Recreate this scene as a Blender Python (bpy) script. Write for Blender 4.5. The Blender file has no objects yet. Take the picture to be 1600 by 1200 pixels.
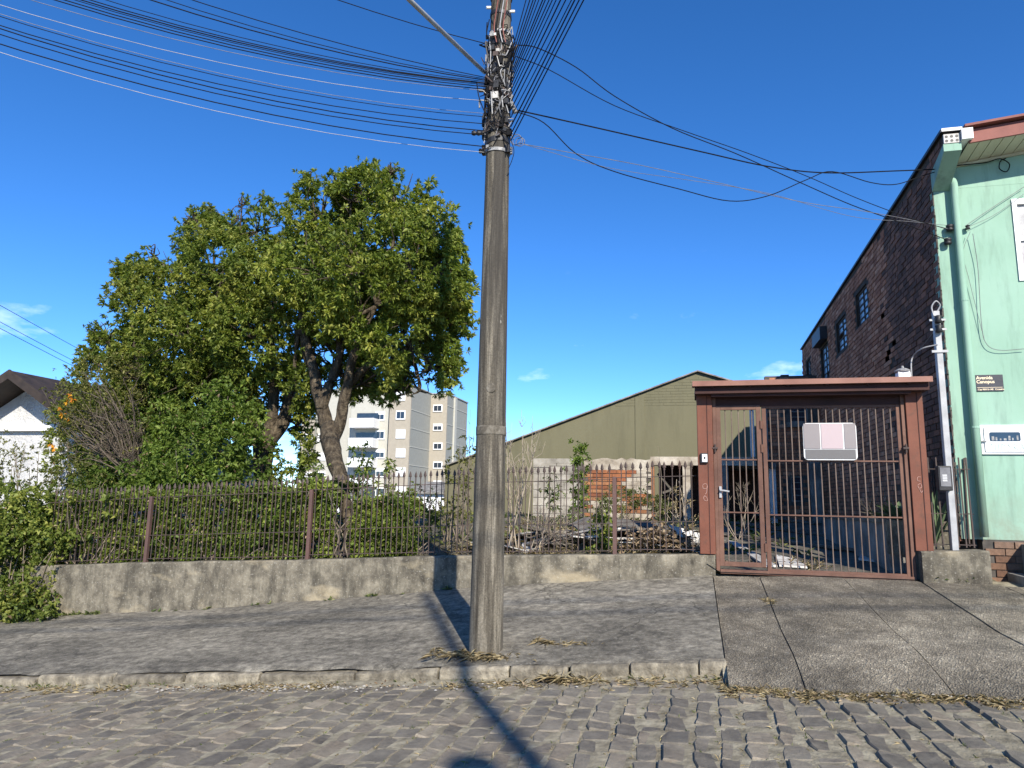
import bpy, math, random
import numpy as np
from mathutils import Vector, noise as mnoise
random.seed(7); np.random.seed(7); RNG = np.random.default_rng(7)
R = math.radians
SC = bpy.context.scene
COL = SC.collection

# ---------------------------------------------------------------- camera, sky, sun, exposure
FPX = 1110.0; YAW = R(14); PIT = R(9.4); ROLL = R(1.1); EYE = np.array([0, 0, 1.6])
FWD = np.array([-math.sin(YAW)*math.cos(PIT), math.cos(YAW)*math.cos(PIT), math.sin(PIT)])
_r0 = np.array([math.cos(YAW), math.sin(YAW), 0]); _u0 = np.cross(_r0, FWD)
CR = math.cos(ROLL)*_r0 + math.sin(ROLL)*_u0
CU = -math.sin(ROLL)*_r0 + math.cos(ROLL)*_u0
from mathutils import Matrix
cam = bpy.data.cameras.new('camera'); camo = bpy.data.objects.new('camera', cam); COL.objects.link(camo)
camo.matrix_world = Matrix(((CR[0], CU[0], -FWD[0], EYE[0]), (CR[1], CU[1], -FWD[1], EYE[1]), (CR[2], CU[2], -FWD[2], EYE[2]), (0, 0, 0, 1)))
cam.sensor_width = 36; cam.lens = FPX/1600*36; cam.clip_end = 6000; cam.clip_start = .05
SC.camera = camo
SUN_EL = R(32); SUN_H = np.array([-.46, .888])          # the way the light travels over the ground
w = bpy.data.worlds.new('World'); SC.world = w; w.use_nodes = True
nt = w.node_tree; nt.nodes.clear()
def wn(t, **k):
    n = nt.nodes.new(t)
    for a, b in k.items(): setattr(n, a, b)
    return n
sky = wn('ShaderNodeTexSky', sky_type='NISHITA', sun_disc=False, sun_elevation=SUN_EL, sun_rotation=R(153), altitude=2500, air_density=.85, dust_density=0, ozone_density=3.5)
hs = wn('ShaderNodeHueSaturation'); hs.inputs['Saturation'].default_value = 1.24; hs.inputs['Hue'].default_value = .505; hs.inputs['Value'].default_value = 1.0
tc = wn('ShaderNodeTexCoord'); sep = wn('ShaderNodeSeparateXYZ'); nt.links.new(tc.outputs['Generated'], sep.inputs[0])
add = wn('ShaderNodeMath', operation='ADD'); add.inputs[1].default_value = .22; nt.links.new(sep.outputs[2], add.inputs[0])
cmb = wn('ShaderNodeCombineXYZ')
for i in (0, 1):
    dv = wn('ShaderNodeMath', operation='DIVIDE'); nt.links.new(sep.outputs[i], dv.inputs[0]); nt.links.new(add.outputs[0], dv.inputs[1]); nt.links.new(dv.outputs[0], cmb.inputs[i])
cn = wn('ShaderNodeTexNoise'); cn.inputs['Scale'].default_value = 2.3; cn.inputs['Detail'].default_value = 7; cn.inputs['Roughness'].default_value = .55
nt.links.new(cmb.outputs[0], cn.inputs['Vector'])
cr = wn('ShaderNodeMapRange'); cr.inputs[1].default_value = .60; cr.inputs[2].default_value = .80; nt.links.new(cn.outputs[0], cr.inputs[0])
fd = wn('ShaderNodeMapRange'); fd.inputs[1].default_value = .36; fd.inputs[2].default_value = .10; nt.links.new(sep.outputs[2], fd.inputs[0])
ml = wn('ShaderNodeMath', operation='MULTIPLY', use_clamp=True); nt.links.new(cr.outputs[0], ml.inputs[0]); nt.links.new(fd.outputs[0], ml.inputs[1])
mx = wn('ShaderNodeMix', data_type='RGBA'); mx.inputs[7].default_value = (7.5, 8.2, 9.2, 1)
bg = wn('ShaderNodeBackground'); bg.inputs['Strength'].default_value = .15
out = wn('ShaderNodeOutputWorld')
nt.links.new(sky.outputs[0], hs.inputs['Color']); nt.links.new(ml.outputs[0], mx.inputs[0]); nt.links.new(hs.outputs[0], mx.inputs[6])
nt.links.new(mx.outputs[2], bg.inputs[0]); nt.links.new(bg.outputs[0], out.inputs[0])
sl = bpy.data.lights.new('sun', 'SUN'); sl.energy = 4.6; sl.angle = R(.53); sl.color = (1, .925, .80)
so = bpy.data.objects.new('sun', sl); COL.objects.link(so)
so.rotation_euler = Vector((SUN_H[0]*math.cos(SUN_EL), SUN_H[1]*math.cos(SUN_EL), -math.sin(SUN_EL))).to_track_quat('-Z', 'Y').to_euler()
SC.view_settings.view_transform = 'Standard'; SC.view_settings.look = 'None'; SC.view_settings.gamma = 1
SC.view_settings.use_curve_mapping = False; SC.view_settings.exposure = .75
SC.render.engine = 'CYCLES'; SC.cycles.max_bounces = 5; SC.cycles.transparent_max_bounces = 8

# ---------------------------------------------------------------- helpers
def ray(px, py): return FWD + (px-800)/FPX*CR - (py-600)/FPX*CU
def atY(px, py, Y): d = ray(px, py); return EYE + d*(Y/d[1])
def atX(px, py, X): d = ray(px, py); return EYE + d*(X/d[0])
def atZ(px, py, Z): d = ray(px, py); return EYE + d*((Z-EYE[2])/d[2])
def proj(p):
    q = np.asarray(p, float)-EYE; z = q@FWD
    return np.array([800+FPX*(q@CR)/z, 600-FPX*(q@CU)/z])
ORG = {}                       # world origin of every object used as a parent
def tag(o, label=None, cat=None, group=None, kind=None):
    if label: o['label'] = label
    if cat: o['category'] = cat
    if group: o['group'] = group
    if kind: o['kind'] = kind
    return o
def thing(name, label, cat, loc, group=None, kind=None):
    o = bpy.data.objects.new(name, None); COL.objects.link(o); o.location = loc; o.empty_display_size = .2
    ORG[o.name] = np.array(loc, float); return tag(o, label, cat, group, kind)
def link_mesh(name, me, mt, parent=None, org=None):
    o = bpy.data.objects.new(name, me); COL.objects.link(o)
    if mt is not None and not me.materials: me.materials.append(mt)
    if parent is not None:
        o.parent = parent; ORG[o.name] = ORG[parent.name]
    else:
        o.location = org if org is not None else (0, 0, 0); ORG[o.name] = np.array(o.location)
    return o
def inst(name, me, parent, loc, rot=(0, 0, 0), scale=(1, 1, 1)):
    o = bpy.data.objects.new(name, me); COL.objects.link(o)
    o.parent = parent; o.location = Vector(loc)-Vector(ORG[parent.name]); o.rotation_euler = rot; o.scale = scale
    return o
class MB:
    def __init__(s): s.v = []; s.f = []
    def add(s, vs, fs):
        n = len(s.v); s.v += [tuple(map(float, p)) for p in vs]; s.f += [tuple(i+n for i in f) for f in fs]; return s
    def box(s, a, b):
        (x0, y0, z0), (x1, y1, z1) = np.minimum(a, b), np.maximum(a, b)
        return s.add([(x0,y0,z0),(x1,y0,z0),(x1,y1,z0),(x0,y1,z0),(x0,y0,z1),(x1,y0,z1),(x1,y1,z1),(x0,y1,z1)],
                     [(3,2,1,0),(4,5,6,7),(0,1,5,4),(1,2,6,5),(2,3,7,6),(3,0,4,7)])
    def bar(s, p, q, wd, ht=None, up=(0, 0, 1)):
        ht = ht or wd; p = np.array(p, float); q = np.array(q, float); d = q-p; d /= np.linalg.norm(d)
        up = np.array(up, float)
        if abs(d@up) > .95: up = np.array((0, 1., 0))
        a = np.cross(d, up); a /= np.linalg.norm(a); b = np.cross(a, d)
        vs = [c+a*sx*wd/2+b*sy*ht/2 for c in (p, q) for sx, sy in ((-1,-1),(1,-1),(1,1),(-1,1))]
        return s.add(vs, [(3,2,1,0),(4,5,6,7),(0,1,5,4),(1,2,6,5),(2,3,7,6),(3,0,4,7)])
    def tube(s, pts, r, n=6, cap=True):
        pts = [np.array(p, float) for p in pts]; k = len(pts); rs = r if hasattr(r, '__len__') else [r]*k
        ref = np.array((0.13, .31, .94)); vs = []; 
        for i, p in enumerate(pts):
            d = pts[min(i+1, k-1)]-pts[max(i-1, 0)]; d = d/(np.linalg.norm(d)+1e-9)
            a = np.cross(d, ref); 
            if np.linalg.norm(a) < .1: a = np.cross(d, (1, 0, 0))
            a /= np.linalg.norm(a); b = np.cross(d, a)
            for j in range(n):
                t = 2*math.pi*j/n; vs.append(p+rs[i]*(a*math.cos(t)+b*math.sin(t)))
        fs = [(i*n+j, i*n+(j+1) % n, (i+1)*n+(j+1) % n, (i+1)*n+j) for i in range(k-1) for j in range(n)]
        if cap: fs += [tuple(range(n-1, -1, -1)), tuple(range((k-1)*n, k*n))]
        return s.add(vs, fs)
    def prism(s, poly, off):
        """poly: list of 3-D points, extruded by the vector off"""
        n = len(poly); off = np.array(off, float); P = [np.array(p, float) for p in poly]
        return s.add(P+[p+off for p in P], [tuple(range(n)), tuple(range(2*n-1, n-1, -1))]+[(i, i+n, (i+1) % n+n, (i+1) % n) for i in range(n)])
    def lathe(s, prof, c, n=20, axis=2):
        vs = []
        for r, h in prof:
            for j in range(n):
                t = 2*math.pi*j/n; p = [r*math.cos(t), r*math.sin(t)]; p.insert(axis, h) ; vs.append(np.array(p)+c)
        k = len(prof)
        fs = [(i*n+j, i*n+(j+1) % n, (i+1)*n+(j+1) % n, (i+1)*n+j) for i in range(k-1) for j in range(n)]
        fs += [tuple(range(n-1, -1, -1)), tuple(range((k-1)*n, k*n))]
        return s.add(vs, fs)
    def holes(s, axis, c0, c1, u0, u1, z0, z1, hs):
        """a wall slab between c0..c1 on axis ('X' or 'Y'), u along the other axis, with rectangular openings hs=[(ua,ub,za,zb)]"""
        us = sorted({u0, u1, *[h[0] for h in hs], *[h[1] for h in hs]})
        for a, b in zip(us[:-1], us[1:]):
            cuts = sorted([(h[2], h[3]) for h in hs if h[0] <= a+1e-6 and h[1] >= b-1e-6]); z = z0
            for za, zb in cuts+[(z1, z1)]:
                if za > z+1e-6:
                    s.box((c0, a, z), (c1, b, za)) if axis == 'X' else s.box((a, c0, z), (b, c1, za))
                z = max(z, zb)
        return s
    def build(s, name, mt, parent=None, smooth=False, org=None, bevel=0):
        me = bpy.data.meshes.new(name)
        o0 = ORG[parent.name] if parent is not None else (np.array(org, float) if org is not None else np.zeros(3))
        me.from_pydata([tuple(np.array(p)-o0) for p in s.v], [], s.f)
        if smooth: me.shade_smooth()
        o = link_mesh(name, me, mt, parent, org)
        if bevel:
            m = o.modifiers.new('bevel', 'BEVEL'); m.width = bevel; m.segments = 2; m.limit_method = 'ANGLE'
        return o
    def mesh(s, name, mt, smooth=False):
        me = bpy.data.meshes.new(name); me.from_pydata(s.v, [], s.f); me.materials.append(mt)
        if smooth: me.shade_smooth()
        return me
def grid_mesh(name, xs, ys, zf, mt, parent=None, kind=None, smooth=True):
    vs = [(x, y, zf(x, y)) for y in ys for x in xs]; n = len(xs)
    fs = [(j*n+i, j*n+i+1, (j+1)*n+i+1, (j+1)*n+i) for j in range(len(ys)-1) for i in range(n-1)]
    m = MB(); m.v = vs; m.f = fs
    o = m.build(name, mt, parent, smooth)
    if kind: o['kind'] = kind
    return o
def crom(pts, n=8):
    P = [np.array(p, float) for p in pts]; P = [2*P[0]-P[1]]+P+[2*P[-1]-P[-2]]; o = []
    for i in range(1, len(P)-2):
        a, b, c, d = P[i-1:i+3]
        for k in range(n):
            t = k/n; o.append(.5*(2*b+(c-a)*t+(2*a-5*b+4*c-d)*t*t+(3*b-a-3*c+d)*t**3))
    o.append(P[-2]); return o
def sstep(a, b, x):
    t = min(1, max(0, (x-a)/(b-a))); return t*t*(3-2*t)
def unit(v): return v/(np.linalg.norm(v, axis=-1, keepdims=True)+1e-9)

# ---------------------------------------------------------------- materials
class NT:
    def __init__(s, name):
        s.m = bpy.data.materials.new(name); s.m.use_nodes = True; s.t = s.m.node_tree; s.t.nodes.clear()
        s.out = s.t.nodes.new('ShaderNodeOutputMaterial'); s.p = s.n('ShaderNodeBsdfPrincipled'); s.l(s.p, s.out.inputs[0])
        s.geo = s.n('ShaderNodeNewGeometry')
    def n(s, t, **k):
        nd = s.t.nodes.new(t)
        for a, b in k.items(): setattr(nd, a, b)
        return nd
    def l(s, a, b): s.t.links.new(a.outputs[0] if hasattr(a, 'outputs') else a, b)
    def pos(s, stretch=(1, 1, 1), off=None, obj=False):
        mp = s.n('ShaderNodeMapping'); mp.inputs['Scale'].default_value = stretch
        if obj: s.l(s.n('ShaderNodeTexCoord').outputs['Object'], mp.inputs[0])
        else: s.l(s.geo.outputs['Position'], mp.inputs[0])
        if off: mp.inputs['Location'].default_value = off
        return mp
    def noise(s, scale, detail=6, rough=.6, stretch=(1, 1, 1), off=None, dist=0):
        nn = s.n('ShaderNodeTexNoise'); nn.inputs['Scale'].default_value = scale; nn.inputs['Detail'].default_value = detail
        nn.inputs['Roughness'].default_value = rough; nn.inputs['Distortion'].default_value = dist; s.l(s.pos(stretch, off), nn.inputs['Vector']); return nn.outputs[0]
    def ramp(s, fac, stops):
        r = s.n('ShaderNodeValToRGB'); e = r.color_ramp.elements
        while len(e) < len(stops): e.new(.5)
        for el, (p, c) in zip(e, stops):
            el.position = p; el.color = (*c, 1) if hasattr(c, '__len__') else (c, c, c, 1)
        s.l(fac, r.inputs[0]); return r.outputs[0]
    def mix(s, fac, a, b, mode='MIX'):
        m = s.n('ShaderNodeMix', data_type='RGBA', blend_type=mode); 
        for v, i in ((fac, 0), (a, 6), (b, 7)):
            if isinstance(v, (int, float)): m.inputs[i].default_value = v
            elif isinstance(v, tuple): m.inputs[i].default_value = (*v, 1)
            else: s.l(v, m.inputs[i])
        return m.outputs[2]
    def math(s, op, a, b=0):
        m = s.n('ShaderNodeMath', operation=op)
        for v, i in ((a, 0), (b, 1)):
            if isinstance(v, (int, float)): m.inputs[i].default_value = v
            else: s.l(v, m.inputs[i])
        return m.outputs[0]
    def rand(s):
        """a number that differs for every object and for every loose piece of a joined mesh"""
        o = s.n('ShaderNodeObjectInfo').outputs['Random']
        return s.math('FRACT', s.math('ADD', o, s.geo.outputs['Random Per Island']))
    def fin(s, col, rough=.85, bump=None, bs=.3, bd=.01, metal=0, spec=.5):
        if isinstance(col, tuple): s.p.inputs['Base Color'].default_value = (*col, 1)
        else: s.l(col, s.p.inputs['Base Color'])
        if isinstance(rough, (int, float)): s.p.inputs['Roughness'].default_value = rough
        else: s.l(rough, s.p.inputs['Roughness'])
        s.p.inputs['Metallic'].default_value = metal; s.p.inputs['Specular IOR Level'].default_value = spec
        if bump is not None:
            b = s.n('ShaderNodeBump'); b.inputs['Strength'].default_value = bs; b.inputs['Distance'].default_value = bd
            s.l(bump, b.inputs['Height']); s.l(b.outputs[0], s.p.inputs['Normal'])
        return s.m
def basic(name, stops, scale=4, rough=.8, bscale=60, bs=.3, bd=.006, stretch=(1, 1, 1), rnd=0, metal=0, spec=.4, detail=6):
    t = NT(name); c = t.ramp(t.noise(scale, detail, .6, stretch), stops)
    if rnd: c = t.mix(1.0, c, t.ramp(t.rand(), [(0, 1-rnd), (1, 1+rnd*.6)]), 'MULTIPLY')
    return t.fin(c, rough, t.noise(bscale, 4), bs, bd, metal, spec)
def paint(name, col, rough=.6, dirt=.25, rnd=0):
    t = NT(name); d = t.ramp(t.noise(2.5, 7, .65), [(.35, 1-dirt), (.65, 1.0)])
    return t.fin(t.mix(1.0, col, d, 'MULTIPLY'), rough, t.noise(35, 5), .15, .004)

def m_wall():
    t = NT('stained_concrete')
    base = t.ramp(t.noise(5, 9, .7), [(.3, (.070, .060, .044)), (.5, (.17, .15, .112)), (.7, (.30, .268, .20))])
    streak = t.ramp(t.noise(2.2, 7, .7, (2.2, 1, .55)), [(.40, .38), (.56, 1.0)])
    c = t.mix(.85, base, streak, 'MULTIPLY')
    och = t.ramp(t.noise(1.1, 5, .55, (1, 1, 2.2), (3.3, 0, 1.2)), [(.56, 0.), (.68, 1.)])
    c = t.mix(och, c, t.mix(.5, (.46, .38, .24), base))
    lich = t.ramp(t.noise(34, 4, .6), [(.60, 0.), (.66, 1.)])
    c = t.mix(t.math('MULTIPLY', lich, .45), c, (.42, .40, .34))
    return t.fin(c, .92, t.noise(28, 8, .7), .55, .02)
def m_sidewalk():
    t = NT('worn_sidewalk_cement')
    base = t.ramp(t.noise(8.5, 10, .78, (1, 1.2, 1)), [(.32, (.075, .066, .050)), (.45, (.165, .148, .115)), (.56, (.29, .262, .205)), (.70, (.48, .44, .35))])
    big = t.ramp(t.noise(.75, 6, .62, (1, 1.5, 1)), [(.36, .55), (.64, 1.2)])
    c = t.mix(1., base, big, 'MULTIPLY')
    sp = t.ramp(t.noise(30, 7, .8), [(.56, 0.), (.66, 1.)])
    c = t.mix(t.math('MULTIPLY', sp, .55), c, (.52, .48, .39))
    vc = t.n('ShaderNodeTexVoronoi', feature='DISTANCE_TO_EDGE'); vc.inputs['Scale'].default_value = .55
    wv = t.n('ShaderNodeVectorMath', operation='ADD'); nn = t.n('ShaderNodeTexNoise'); nn.inputs['Scale'].default_value = 3.2; nn.inputs['Detail'].default_value = 7; t.l(t.pos(), nn.inputs['Vector'])
    sc_ = t.n('ShaderNodeVectorMath', operation='SCALE'); sc_.inputs['Scale'].default_value = .55; t.l(nn.outputs['Color'], sc_.inputs[0]); t.l(t.pos(), wv.inputs[0]); t.l(sc_.outputs[0], wv.inputs[1]); t.l(wv.outputs[0], vc.inputs['Vector'])
    ck = t.ramp(vc.outputs['Distance'], [(0, 1.), (.007, 0.)]); gate_ = t.ramp(t.noise(.8, 3, .5, (1, 1, 1), (9, 4, 0)), [(.46, 0.), (.54, 1.)])
    c = t.mix(t.math('MULTIPLY', t.math('MULTIPLY', ck, gate_), .75), c, (.03, .027, .02))
    return t.fin(c, .93, t.noise(13, 10, .8), 1.0, .035)
def m_slab():
    t = NT('exposed_aggregate_concrete')
    base = t.ramp(t.noise(3.0, 10, .75, (1.3, 1, 1)), [(.3, (.10, .083, .058)), (.5, (.215, .184, .134)), (.72, (.37, .325, .243))])
    v = t.n('ShaderNodeTexVoronoi'); v.inputs['Scale'].default_value = 75; t.l(t.pos(), v.inputs['Vector'])
    peb = t.ramp(v.outputs['Color'], [(.0, .45), (.5, .95), (.82, 1.25), (.95, 2.3)])
    c = t.mix(.9, base, peb, 'MULTIPLY')
    sp = t.ramp(t.noise(22, 5, .7), [(.60, 0.), (.70, 1.)]); c = t.mix(t.math('MULTIPLY', sp, .6), c, (.55, .51, .42))
    c = t.mix(1., c, t.ramp(t.noise(.8, 6, .65, (1, .7, 1), (2, 7, 1)), [(.35, .55), (.62, 1.25)]), 'MULTIPLY')
    rw = t.ramp(t.rand(), [(0, .82), (1, 1.12)]); c = t.mix(1., c, rw, 'MULTIPLY')
    return t.fin(c, .93, t.math('ADD', v.outputs['Distance'], t.noise(14, 8, .75)), .8, .02)
def m_cobble():
    t = NT('basalt_cobble')
    base = t.ramp(t.rand(), [(0, (.088, .077, .062)), (.3, (.126, .110, .088)), (.62, (.160, .138, .107)), (.86, (.190, .156, .114)), (1, (.26, .222, .165))])
    n = t.ramp(t.noise(9, 8, .7, (1.2, 1, 1)), [(.3, .62), (.7, 1.45)])
    c = t.mix(1., base, n, 'MULTIPLY')
    dust = t.ramp(t.noise(1.6, 8, .75), [(.40, 0.), (.66, 1.)]); c = t.mix(t.math('MULTIPLY', dust, .5), c, (.34, .305, .235))
    return t.fin(c, t.ramp(t.noise(12, 5), [(.3, .55), (.7, .85)]), t.noise(20, 9, .78), .8, .022)
def m_pole():
    t = NT('weathered_pole_concrete')
    base = t.ramp(t.noise(4, 8, .7, (4.5, 4.5, .22)), [(.34, (.034, .028, .020)), (.5, (.105, .091, .068)), (.66, (.25, .222, .172))])
    f = t.ramp(t.noise(60, 6, .8), [(.35, .5), (.7, 1.5)]); c = t.mix(.9, base, f, 'MULTIPLY')
    s = t.n('ShaderNodeSeparateXYZ'); t.l(t.geo.outputs['Position'], s.inputs[0])
    hi = t.n('ShaderNodeMapRange'); hi.inputs[1].default_value = 1.2; hi.inputs[2].default_value = 4.6; hi.inputs[3].default_value = 0; hi.inputs[4].default_value = 1; t.l(s.outputs[2], hi.inputs[0])
    run = t.ramp(t.noise(5, 6, .65, (2.6, 2.6, .12)), [(.43, 0.), (.53, 1.)])          # black rain runs from the clamps
    c = t.mix(t.math('MULTIPLY', t.math('MULTIPLY', run, hi.outputs[0]), .85), c, (.028, .025, .022))
    white = t.ramp(t.noise(9, 6, .7, (1.5, 1.5, .6), (4, 2, 1)), [(.66, 0.), (.74, 1.)]); c = t.mix(t.math('MULTIPLY', white, .6), c, (.48, .46, .40))
    return t.fin(c, .93, t.noise(48, 6, .7), .5, .01)
def m_brick(name, cols, soot, oz=(0, 0, 0)):
    t = NT(name); c = t.ramp(t.rand(), cols)
    c = t.mix(.8, c, t.ramp(t.noise(24, 6, .7), [(.3, .6), (.7, 1.35)]), 'MULTIPLY')
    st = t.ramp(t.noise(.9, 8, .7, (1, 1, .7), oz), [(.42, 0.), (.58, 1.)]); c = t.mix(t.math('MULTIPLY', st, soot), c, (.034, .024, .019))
    return t.fin(c, .92, t.noise(40, 6, .7), .5, .01)
def m_mint():
    t = NT('mint_painted_render'); c = t.ramp(t.noise(1.2, 7, .6), [(.25, (.205, .350, .260)), (.5, (.240, .395, .302)), (.75, (.27, .425, .335))])
    d = t.ramp(t.noise(3.4, 8, .7, (1.6, 1.6, .22)), [(.34, .72), (.5, 1.0)]); c = t.mix(.9, c, d, 'MULTIPLY'); s = t.n('ShaderNodeSeparateXYZ'); t.l(t.geo.outputs['Position'], s.inputs[0]); g = t.n('ShaderNodeMapRange'); g.inputs[1].default_value = 1.25; g.inputs[2].default_value = 1.9; g.inputs[3].default_value = .8; g.inputs[4].default_value = 0; t.l(s.outputs[2], g.inputs[0]); c = t.mix(t.math('MULTIPLY', g.outputs[0], t.ramp(t.noise(5, 7, .7), [(.35, 0.), (.62, 1.)])), c, (.20, .22, .16))
    return t.fin(c, .75, t.noise(14, 7, .6), .12, .01)
def m_stucco():
    t = NT('white_roughcast'); v = t.n('ShaderNodeTexVoronoi'); v.inputs['Scale'].default_value = 11; t.l(t.pos((1, 1, 1.7)), v.inputs['Vector'])
    return t.fin(t.ramp(t.noise(2, 5), [(.3, (.46, .46, .46)), (.7, (.60, .60, .59))]), .9, t.noise(13, 6, .65), .9, .06)
def m_olive():
    t = NT('olive_painted_wall'); c = t.ramp(t.noise(.35, 6, .6, (1, 1, .6)), [(.3, (.122, .115, .066)), (.7, (.148, .139, .083))])
    st = t.ramp(t.noise(1.2, 6, .7, (1.5, 1, .25)), [(.36, .8), (.52, 1.)]); c = t.mix(.7, c, st, 'MULTIPLY')
    return t.fin(c, .85, t.noise(6, 6), .2, .02)
def m_rust(name, cols, rustamt=.5):
    t = NT(name); c = t.ramp(t.noise(2.6, 7, .65), cols)
    s = t.ramp(t.noise(7, 8, .72), [(.60-.1*rustamt, 0.), (.68, 1.)]); c = t.mix(t.math('MULTIPLY', s, .8), c, (.085, .038, .022))
    s2 = t.ramp(t.noise(15, 6, .7, (1, 1, .5), (5, 5, 5)), [(.66, 0.), (.72, 1.)]); c = t.mix(t.math('MULTIPLY', s2, rustamt), c, (.33, .19, .11))
    return t.fin(c, .72, t.noise(45, 6), .35, .004)
def m_leaf(name, dark, mid, light, trans=.35, rough=.52):
    t = NT(name); a = t.n('ShaderNodeAttribute', attribute_name='vary')
    c = t.ramp(a.outputs['Fac'], [(0, dark), (.5, mid), (1, light)])
    c = t.mix(1., c, t.ramp(t.noise(1.1, 3), [(.3, .8), (.7, 1.2)]), 'MULTIPLY')
    t.fin(c, rough, spec=.28)
    tr = t.n('ShaderNodeBsdfTranslucent'); t.l(t.mix(1., c, (1.5, 1.55, .8), 'MULTIPLY'), tr.inputs[0])
    ms = t.n('ShaderNodeMixShader'); ms.inputs[0].default_value = trans
    t.l(t.p.outputs[0], ms.inputs[1]); t.l(tr.outputs[0], ms.inputs[2]); t.l(ms.outputs[0], t.out.inputs[0]); return t.m
def m_glass(name, col=(.02, .03, .045), rough=.08):
    t = NT(name); return t.fin(t.mix(.5, col, t.ramp(t.noise(3, 4), [(.3, .5), (.7, 1.5)]), 'MULTIPLY'), rough, spec=.8)

WALL, SIDEW, SLAB, COB, POLE = m_wall(), m_sidewalk(), m_slab(), m_cobble(), m_pole()
MINT, STUC, OLIVE = m_mint(), m_stucco(), m_olive()
BRK = m_brick('dark_brown_brick', [(0, (.30, .105, .052)), (.4, (.43, .165, .082)), (.8, (.52, .22, .12)), (1, (.60, .30, .18))], .2)
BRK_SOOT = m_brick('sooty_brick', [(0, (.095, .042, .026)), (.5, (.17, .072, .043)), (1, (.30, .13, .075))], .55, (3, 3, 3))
BRK_RED = m_brick('orange_red_brick', [(0, (.22, .075, .035)), (.5, (.32, .12, .05)), (1, (.40, .19, .09))], .45, (7, 1, 2))
BRK_TAN = m_brick('tan_base_brick', [(0, (.17, .085, .05)), (.5, (.25, .14, .085)), (1, (.30, .19, .13))], .5, (1, 5, 2))
MORT = basic('mortar', [(.3, (.05, .045, .04)), (.7, (.12, .105, .09))], 6, .95)
MORT_DK = basic('dark_mortar', [(.3, (.03, .021, .015)), (.7, (.08, .055, .038))], 5, .95)
DIRT = basic('road_joint_dirt', [(.3, (.12, .105, .072)), (.5, (.24, .212, .15)), (.72, (.40, .36, .26))], 9, .97, 40, .6, .02)
EARTH = basic('lot_earth', [(.3, (.055, .045, .030)), (.5, (.11, .095, .06)), (.72, (.19, .17, .12))], 2.2, .97, 25, .7, .05)
KERB = basic('kerb_stone', [(.3, (.10, .085, .063)), (.5, (.21, .184, .138)), (.72, (.38, .335, .25))], 9, .9, 22, .9, .03, rnd=.3, detail=9)
GATE = m_rust('red_brown_gate_paint', [(.3, (.112, .033, .016)), (.7, (.17, .056, .030))], .65)
RUSTY = m_rust('flaking_gate_steel', [(.3, (.085, .036, .023)), (.7, (.17, .085, .056))], 1.0)
BARM = m_rust('gate_bar_steel', [(.3, (.10, .07, .055)), (.7, (.20, .15, .12))], .4)
IRON = m_rust('rusty_fence_iron', [(.3, (.036, .026, .023)), (.7, (.078, .052, .043))], .3)
POSTM = m_rust('fence_post_iron', [(.3, (.075, .045, .040)), (.7, (.12, .062, .05))], .3)
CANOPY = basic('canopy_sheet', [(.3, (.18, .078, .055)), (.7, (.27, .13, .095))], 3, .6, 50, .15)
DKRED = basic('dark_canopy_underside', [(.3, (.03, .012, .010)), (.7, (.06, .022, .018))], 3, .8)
STEELG = basic('galvanised_steel', [(.3, (.27, .275, .28)), (.7, (.42, .425, .43))], 6, .5, 40, .08, metal=.1)
WHITEP, WHITEW = paint('white_paint', (.78, .78, .77)), paint('white_enamel', (.80, .80, .80), .4, .12)
BLACKP = basic('black_plastic', [(.3, (.012, .012, .013)), (.7, (.03, .03, .032))], 8, .5)
CABLE = basic('black_cable_sheath', [(.3, (.005, .005, .006)), (.7, (.010, .010, .012))], 8, .75, spec=.15)
CABLEW = basic('pale_cable_sheath', [(.3, (.26, .26, .27)), (.7, (.42, .42, .42))], 8, .5)
CABLEG = basic('grey_cable_sheath', [(.3, (.10, .10, .11)), (.7, (.2, .2, .21))], 8, .5)
CERAM = basic('grey_fitting', [(.3, (.10, .10, .10)), (.7, (.36, .36, .36))], 30, .5)
BARK = basic('tree_bark', [(.3, (.022, .016, .010)), (.5, (.068, .052, .034)), (.72, (.16, .128, .085))], 7, .95, 20, 1.0, .05, (2.6, 2.6, .8), detail=9)
TWIG = basic('grey_twig', [(.3, (.11, .088, .065)), (.7, (.24, .20, .155))], 8, .9)
TWIGL = basic('pale_bare_twig', [(.3, (.25, .205, .155)), (.7, (.40, .34, .27))], 8, .9)
BUSHTW = basic('dark_bush_twig', [(.3, (.06, .047, .034)), (.7, (.155, .125, .095))], 8, .9)
LF_TREE = m_leaf('tree_leaf', (.055, .092, .016), (.155, .205, .034), (.36, .365, .085))
LF_DARK = m_leaf('dark_tree_leaf', (.048, .080, .015), (.138, .185, .032), (.32, .325, .075))
LF_SHRUB = m_leaf('bright_shrub_leaf', (.040, .075, .014), (.115, .175, .030), (.22, .28, .06))
LF_HEDGE = m_leaf('hedge_leaf', (.055, .088, .018), (.14, .195, .036), (.30, .34, .075))
LF_IVY = m_leaf('creeper_leaf', (.05, .08, .016), (.135, .18, .036), (.36, .36, .09))
LF_OLIV = m_leaf('olive_bush_leaf', (.045, .055, .016), (.12, .13, .032), (.24, .23, .07))
LF_WEED = m_leaf('weed_leaf', (.05, .075, .02), (.11, .14, .045), (.24, .25, .10))
STRAW = m_leaf('dry_straw', (.17, .13, .07), (.32, .25, .14), (.50, .42, .26), .2, .8)
DEADLF = m_leaf('dead_leaf', (.10, .065, .04), (.22, .155, .095), (.40, .31, .21), .15, .8)
FLOWER = m_leaf('orange_flower', (.6, .18, .02), (.75, .33, .02), (.8, .48, .05), .3, .6)
AGAVEM = m_leaf('agave_leaf', (.12, .17, .09), (.28, .33, .20), (.52, .54, .38), .15, .5)
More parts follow.
